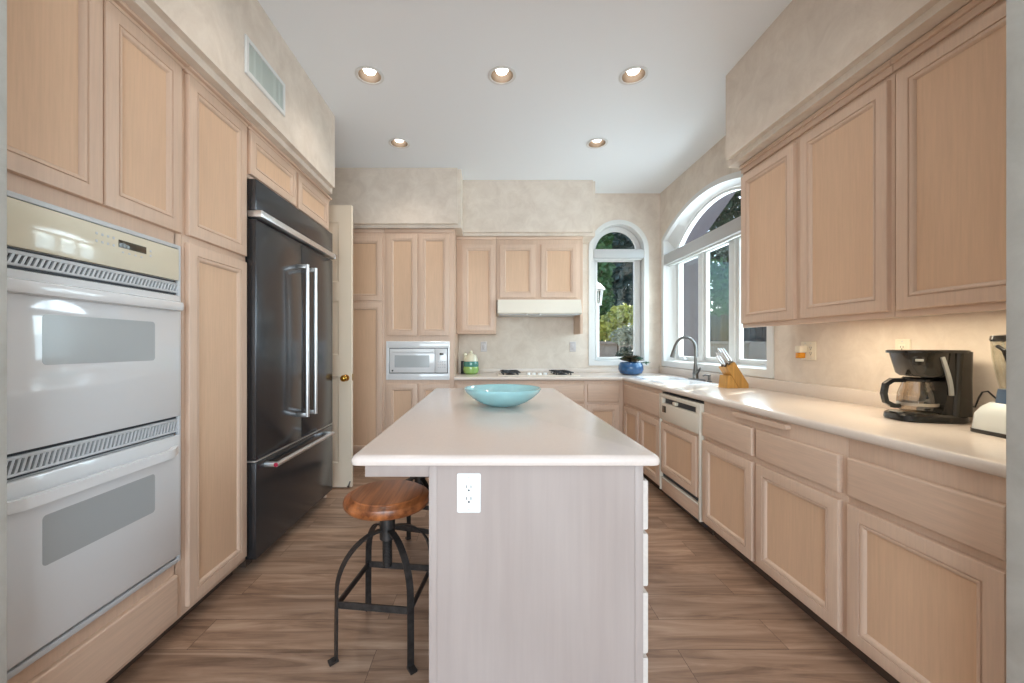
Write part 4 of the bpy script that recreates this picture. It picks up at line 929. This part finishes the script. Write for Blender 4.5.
def leaves_mesh(blobs, n, size, seed, flat=.0):
    """n bent diamond leaves scattered in ellipsoids (cx,cy,cz,rx,ry,rz)"""
    rg = random.Random(seed); vs_, fs = [], []
    vol = [b_[3]*b_[4]*b_[5] for b_ in blobs]; tot = sum(vol)
    for b_, v in zip(blobs, vol):
        for _ in range(max(8, int(n*v/tot))):
            while True:
                p = Vector((rg.uniform(-1, 1), rg.uniform(-1, 1), rg.uniform(-1, 1)))
                if .15 < p.length <= 1: break
            p = p*(.55+.45*rg.random())/max(p.length, .5) if rg.random() < .6 else p
            q = Vector((b_[0]+p.x*b_[3], b_[1]+p.y*b_[4], b_[2]+p.z*b_[5]))
            d = Vector((rg.gauss(0, 1), rg.gauss(0, 1), rg.gauss(0, .8))).normalized(); s = d.orthogonal().normalized()
            s.rotate(Matrix.Rotation(rg.uniform(0, 6.28), 3, d)); u = d.cross(s)
            L_ = size*rg.uniform(.7, 1.3); w = L_*.32; i = len(vs_)
            vs_ += [q-d*L_*.5, q+s*w+u*w*.3, q+d*L_*.5, q-s*w+u*w*.3]; fs += [(i, i+1, i+2), (i, i+2, i+3)]
    return vs_, fs
def plant(name, label, cat, base, blobs, n, size, seed, mat, trunk, group=None):
    c = thing(name, label, cat, base, group)
    vs_, fs = leaves_mesh(blobs, n, size, seed)
    off = Vector(base); me = bpy.data.meshes.new('crown'); me.from_pydata([tuple(v-off) for v in vs_], [], fs); me.materials.append(M[mat])
    o = bpy.data.objects.new('crown', me); COL.objects.link(o); o.parent = c
    bm = bmn()
    for a, b_, r0, r1 in trunk: cyl(bm, a, b_, r0, r1, 8)
    part('trunk', bm, 'bark', c)
    return c
plant('cypress_tree', 'slim pale green conifer outside the narrow arched window', 'tree', (2.62, 9.25, -.15), [(2.62, 9.25, 1.5+.75*k, .30-.018*k, .28, .6) for k in range(6)], 2600, .16, 1, 'leaf_green', [((2.62, 9.25, -.15), (2.62, 9.25, 5), .06, .02)])
plant('leafy_tree', 'big dark blue-green tree filling the narrow arched window', 'tree', (4.2, 12.6, -.15), [(3.4, 12.5, 2.6, 1.3, .8, 1.9), (4.9, 12.8, 2.6, 1.3, .8, 2.0), (4.2, 12.8, 4.2, 1.5, .8, .9), (2.6, 12.9, 3.3, .9, .8, 1.6)], 6500, .26, 2, 'leaf_dark', [((4.2, 12.6, -.15), (4.2, 12.7, 3.6), .16, .08)])
plant('garden_shrub', 'yellow-green shrub outside the narrow arched window', 'shrub', (2.52, 7.7, -.15), [(2.50, 7.7, 1.64, .36, .3, .27), (2.62, 7.75, 1.84, .26, .25, .20), (2.40, 7.75, 1.52, .3, .25, .20)], 1500, .11, 3, 'leaf_yellow', [((2.52, 7.7, -.15), (2.5, 7.7, 1.3), .025, .015)])
plant('flowering_shrub', 'grey-green flowering shrub in front of the yellow-green shrub', 'shrub', (2.52, 7.1, -.15), [(2.46, 7.1, 1.40, .30, .2, .17), (2.60, 7.1, 1.48, .2, .2, .17)], 700, .07, 4, 'leaf_grey', [((2.52, 7.1, -.15), (2.52, 7.1, 1.2), .02, .012)])
plant('low_shrub', 'low dark leafy plant outside just above the blue pot', 'shrub', (2.38, 6.78, -.15), [(2.38, 6.78, 1.08, .2, .16, .14)], 420, .07, 5, 'leaf_low', [((2.38, 6.78, -.15), (2.38, 6.78, 1.05), .02, .012)])
plant('pine_tree', 'dark pine tree seen through the wide sink window', 'tree', (7.0, 11.8, -.15), [(6.2, 11.2, 4.6, 1.4, 1.1, 1.5), (7.6, 11.6, 5.0, 1.5, 1.2, 1.7), (6.9, 11.6, 3.2, 1.3, .8, .8), (5.6, 10.8, 6.3, 1.2, .8, .9), (8.3, 11.8, 3.4, 1.0, .8, 1.1)], 6000, .2, 6, 'leaf_pine', [((7.0, 11.8, -.15), (6.9, 11.6, 5.5), .16, .07)])
plant('leafy_tree', 'bright green leafy bush hanging over the dark board fence', 'tree', (6.6, 10.4, -.15), [(6.3, 10.4, 2.6, .6, .4, .6), (5.9, 10.3, 2.45, .4, .3, .45), (5.95, 10.3, 3.1, .35, .3, .4)], 1300, .12, 7, 'leaf_green', [((6.6, 10.4, -.15), (6.4, 10.4, 2.6), .05, .03)])
# unseen tree added to block the sun and dapple it on the counter
plant('sun_blocker_tree', 'unseen leafy tree added to block sun from the sink window', 'tree', (5.3, 5.2, -.15),
      [(5.0, 5.6, 5.5, 1.0, 1.5, .95), (4.6, 4.2, 5.2, 1.0, 1.2, .9), (5.0, 7.0, 5.65, 1.0, 1.2, .9), (5.4, 5.6, 6.5, 1.1, 1.5, .8)], 3200, .20, 8, 'leaf_dark', [((5.3, 5.2, -.15), (5.2, 5.4, 5), .17, .08)])
c = thing('garden_lantern', 'white post lantern outside the narrow arched window', 'lantern', (1.69, 6.2, -.15))
bm = bmn(); cyl(bm, (1.69, 6.2, -.15), (1.69, 6.2, 1.86), .035, n=12); part('post', bm, 'lantern_white', c)
bm = bmn(); lathe(bm, [(0, 1.85), (.07, 1.86), (.075, 1.875), (.06, 1.88), (0, 1.88)], 1.69, 6.2, 6); lathe(bm, [(0, 2.10), (.13, 2.10), (.12, 2.125), (.05, 2.20), (.02, 2.21), (0, 2.25)], 1.69, 6.2, 6)
for k in range(6): a = 2*PI*k/6; cyl(bm, (1.69+.06*math.cos(a), 6.2+.06*math.sin(a), 1.875), (1.69+.09*math.cos(a), 6.2+.09*math.sin(a), 2.1), .007, n=6)
part('cage', bm, 'lantern_white', c)
bm = bmn(); lathe(bm, [(.052, 1.88), (.082, 2.098)], 1.69, 6.2, 6); part('glass', bm, 'jar_glass', c)
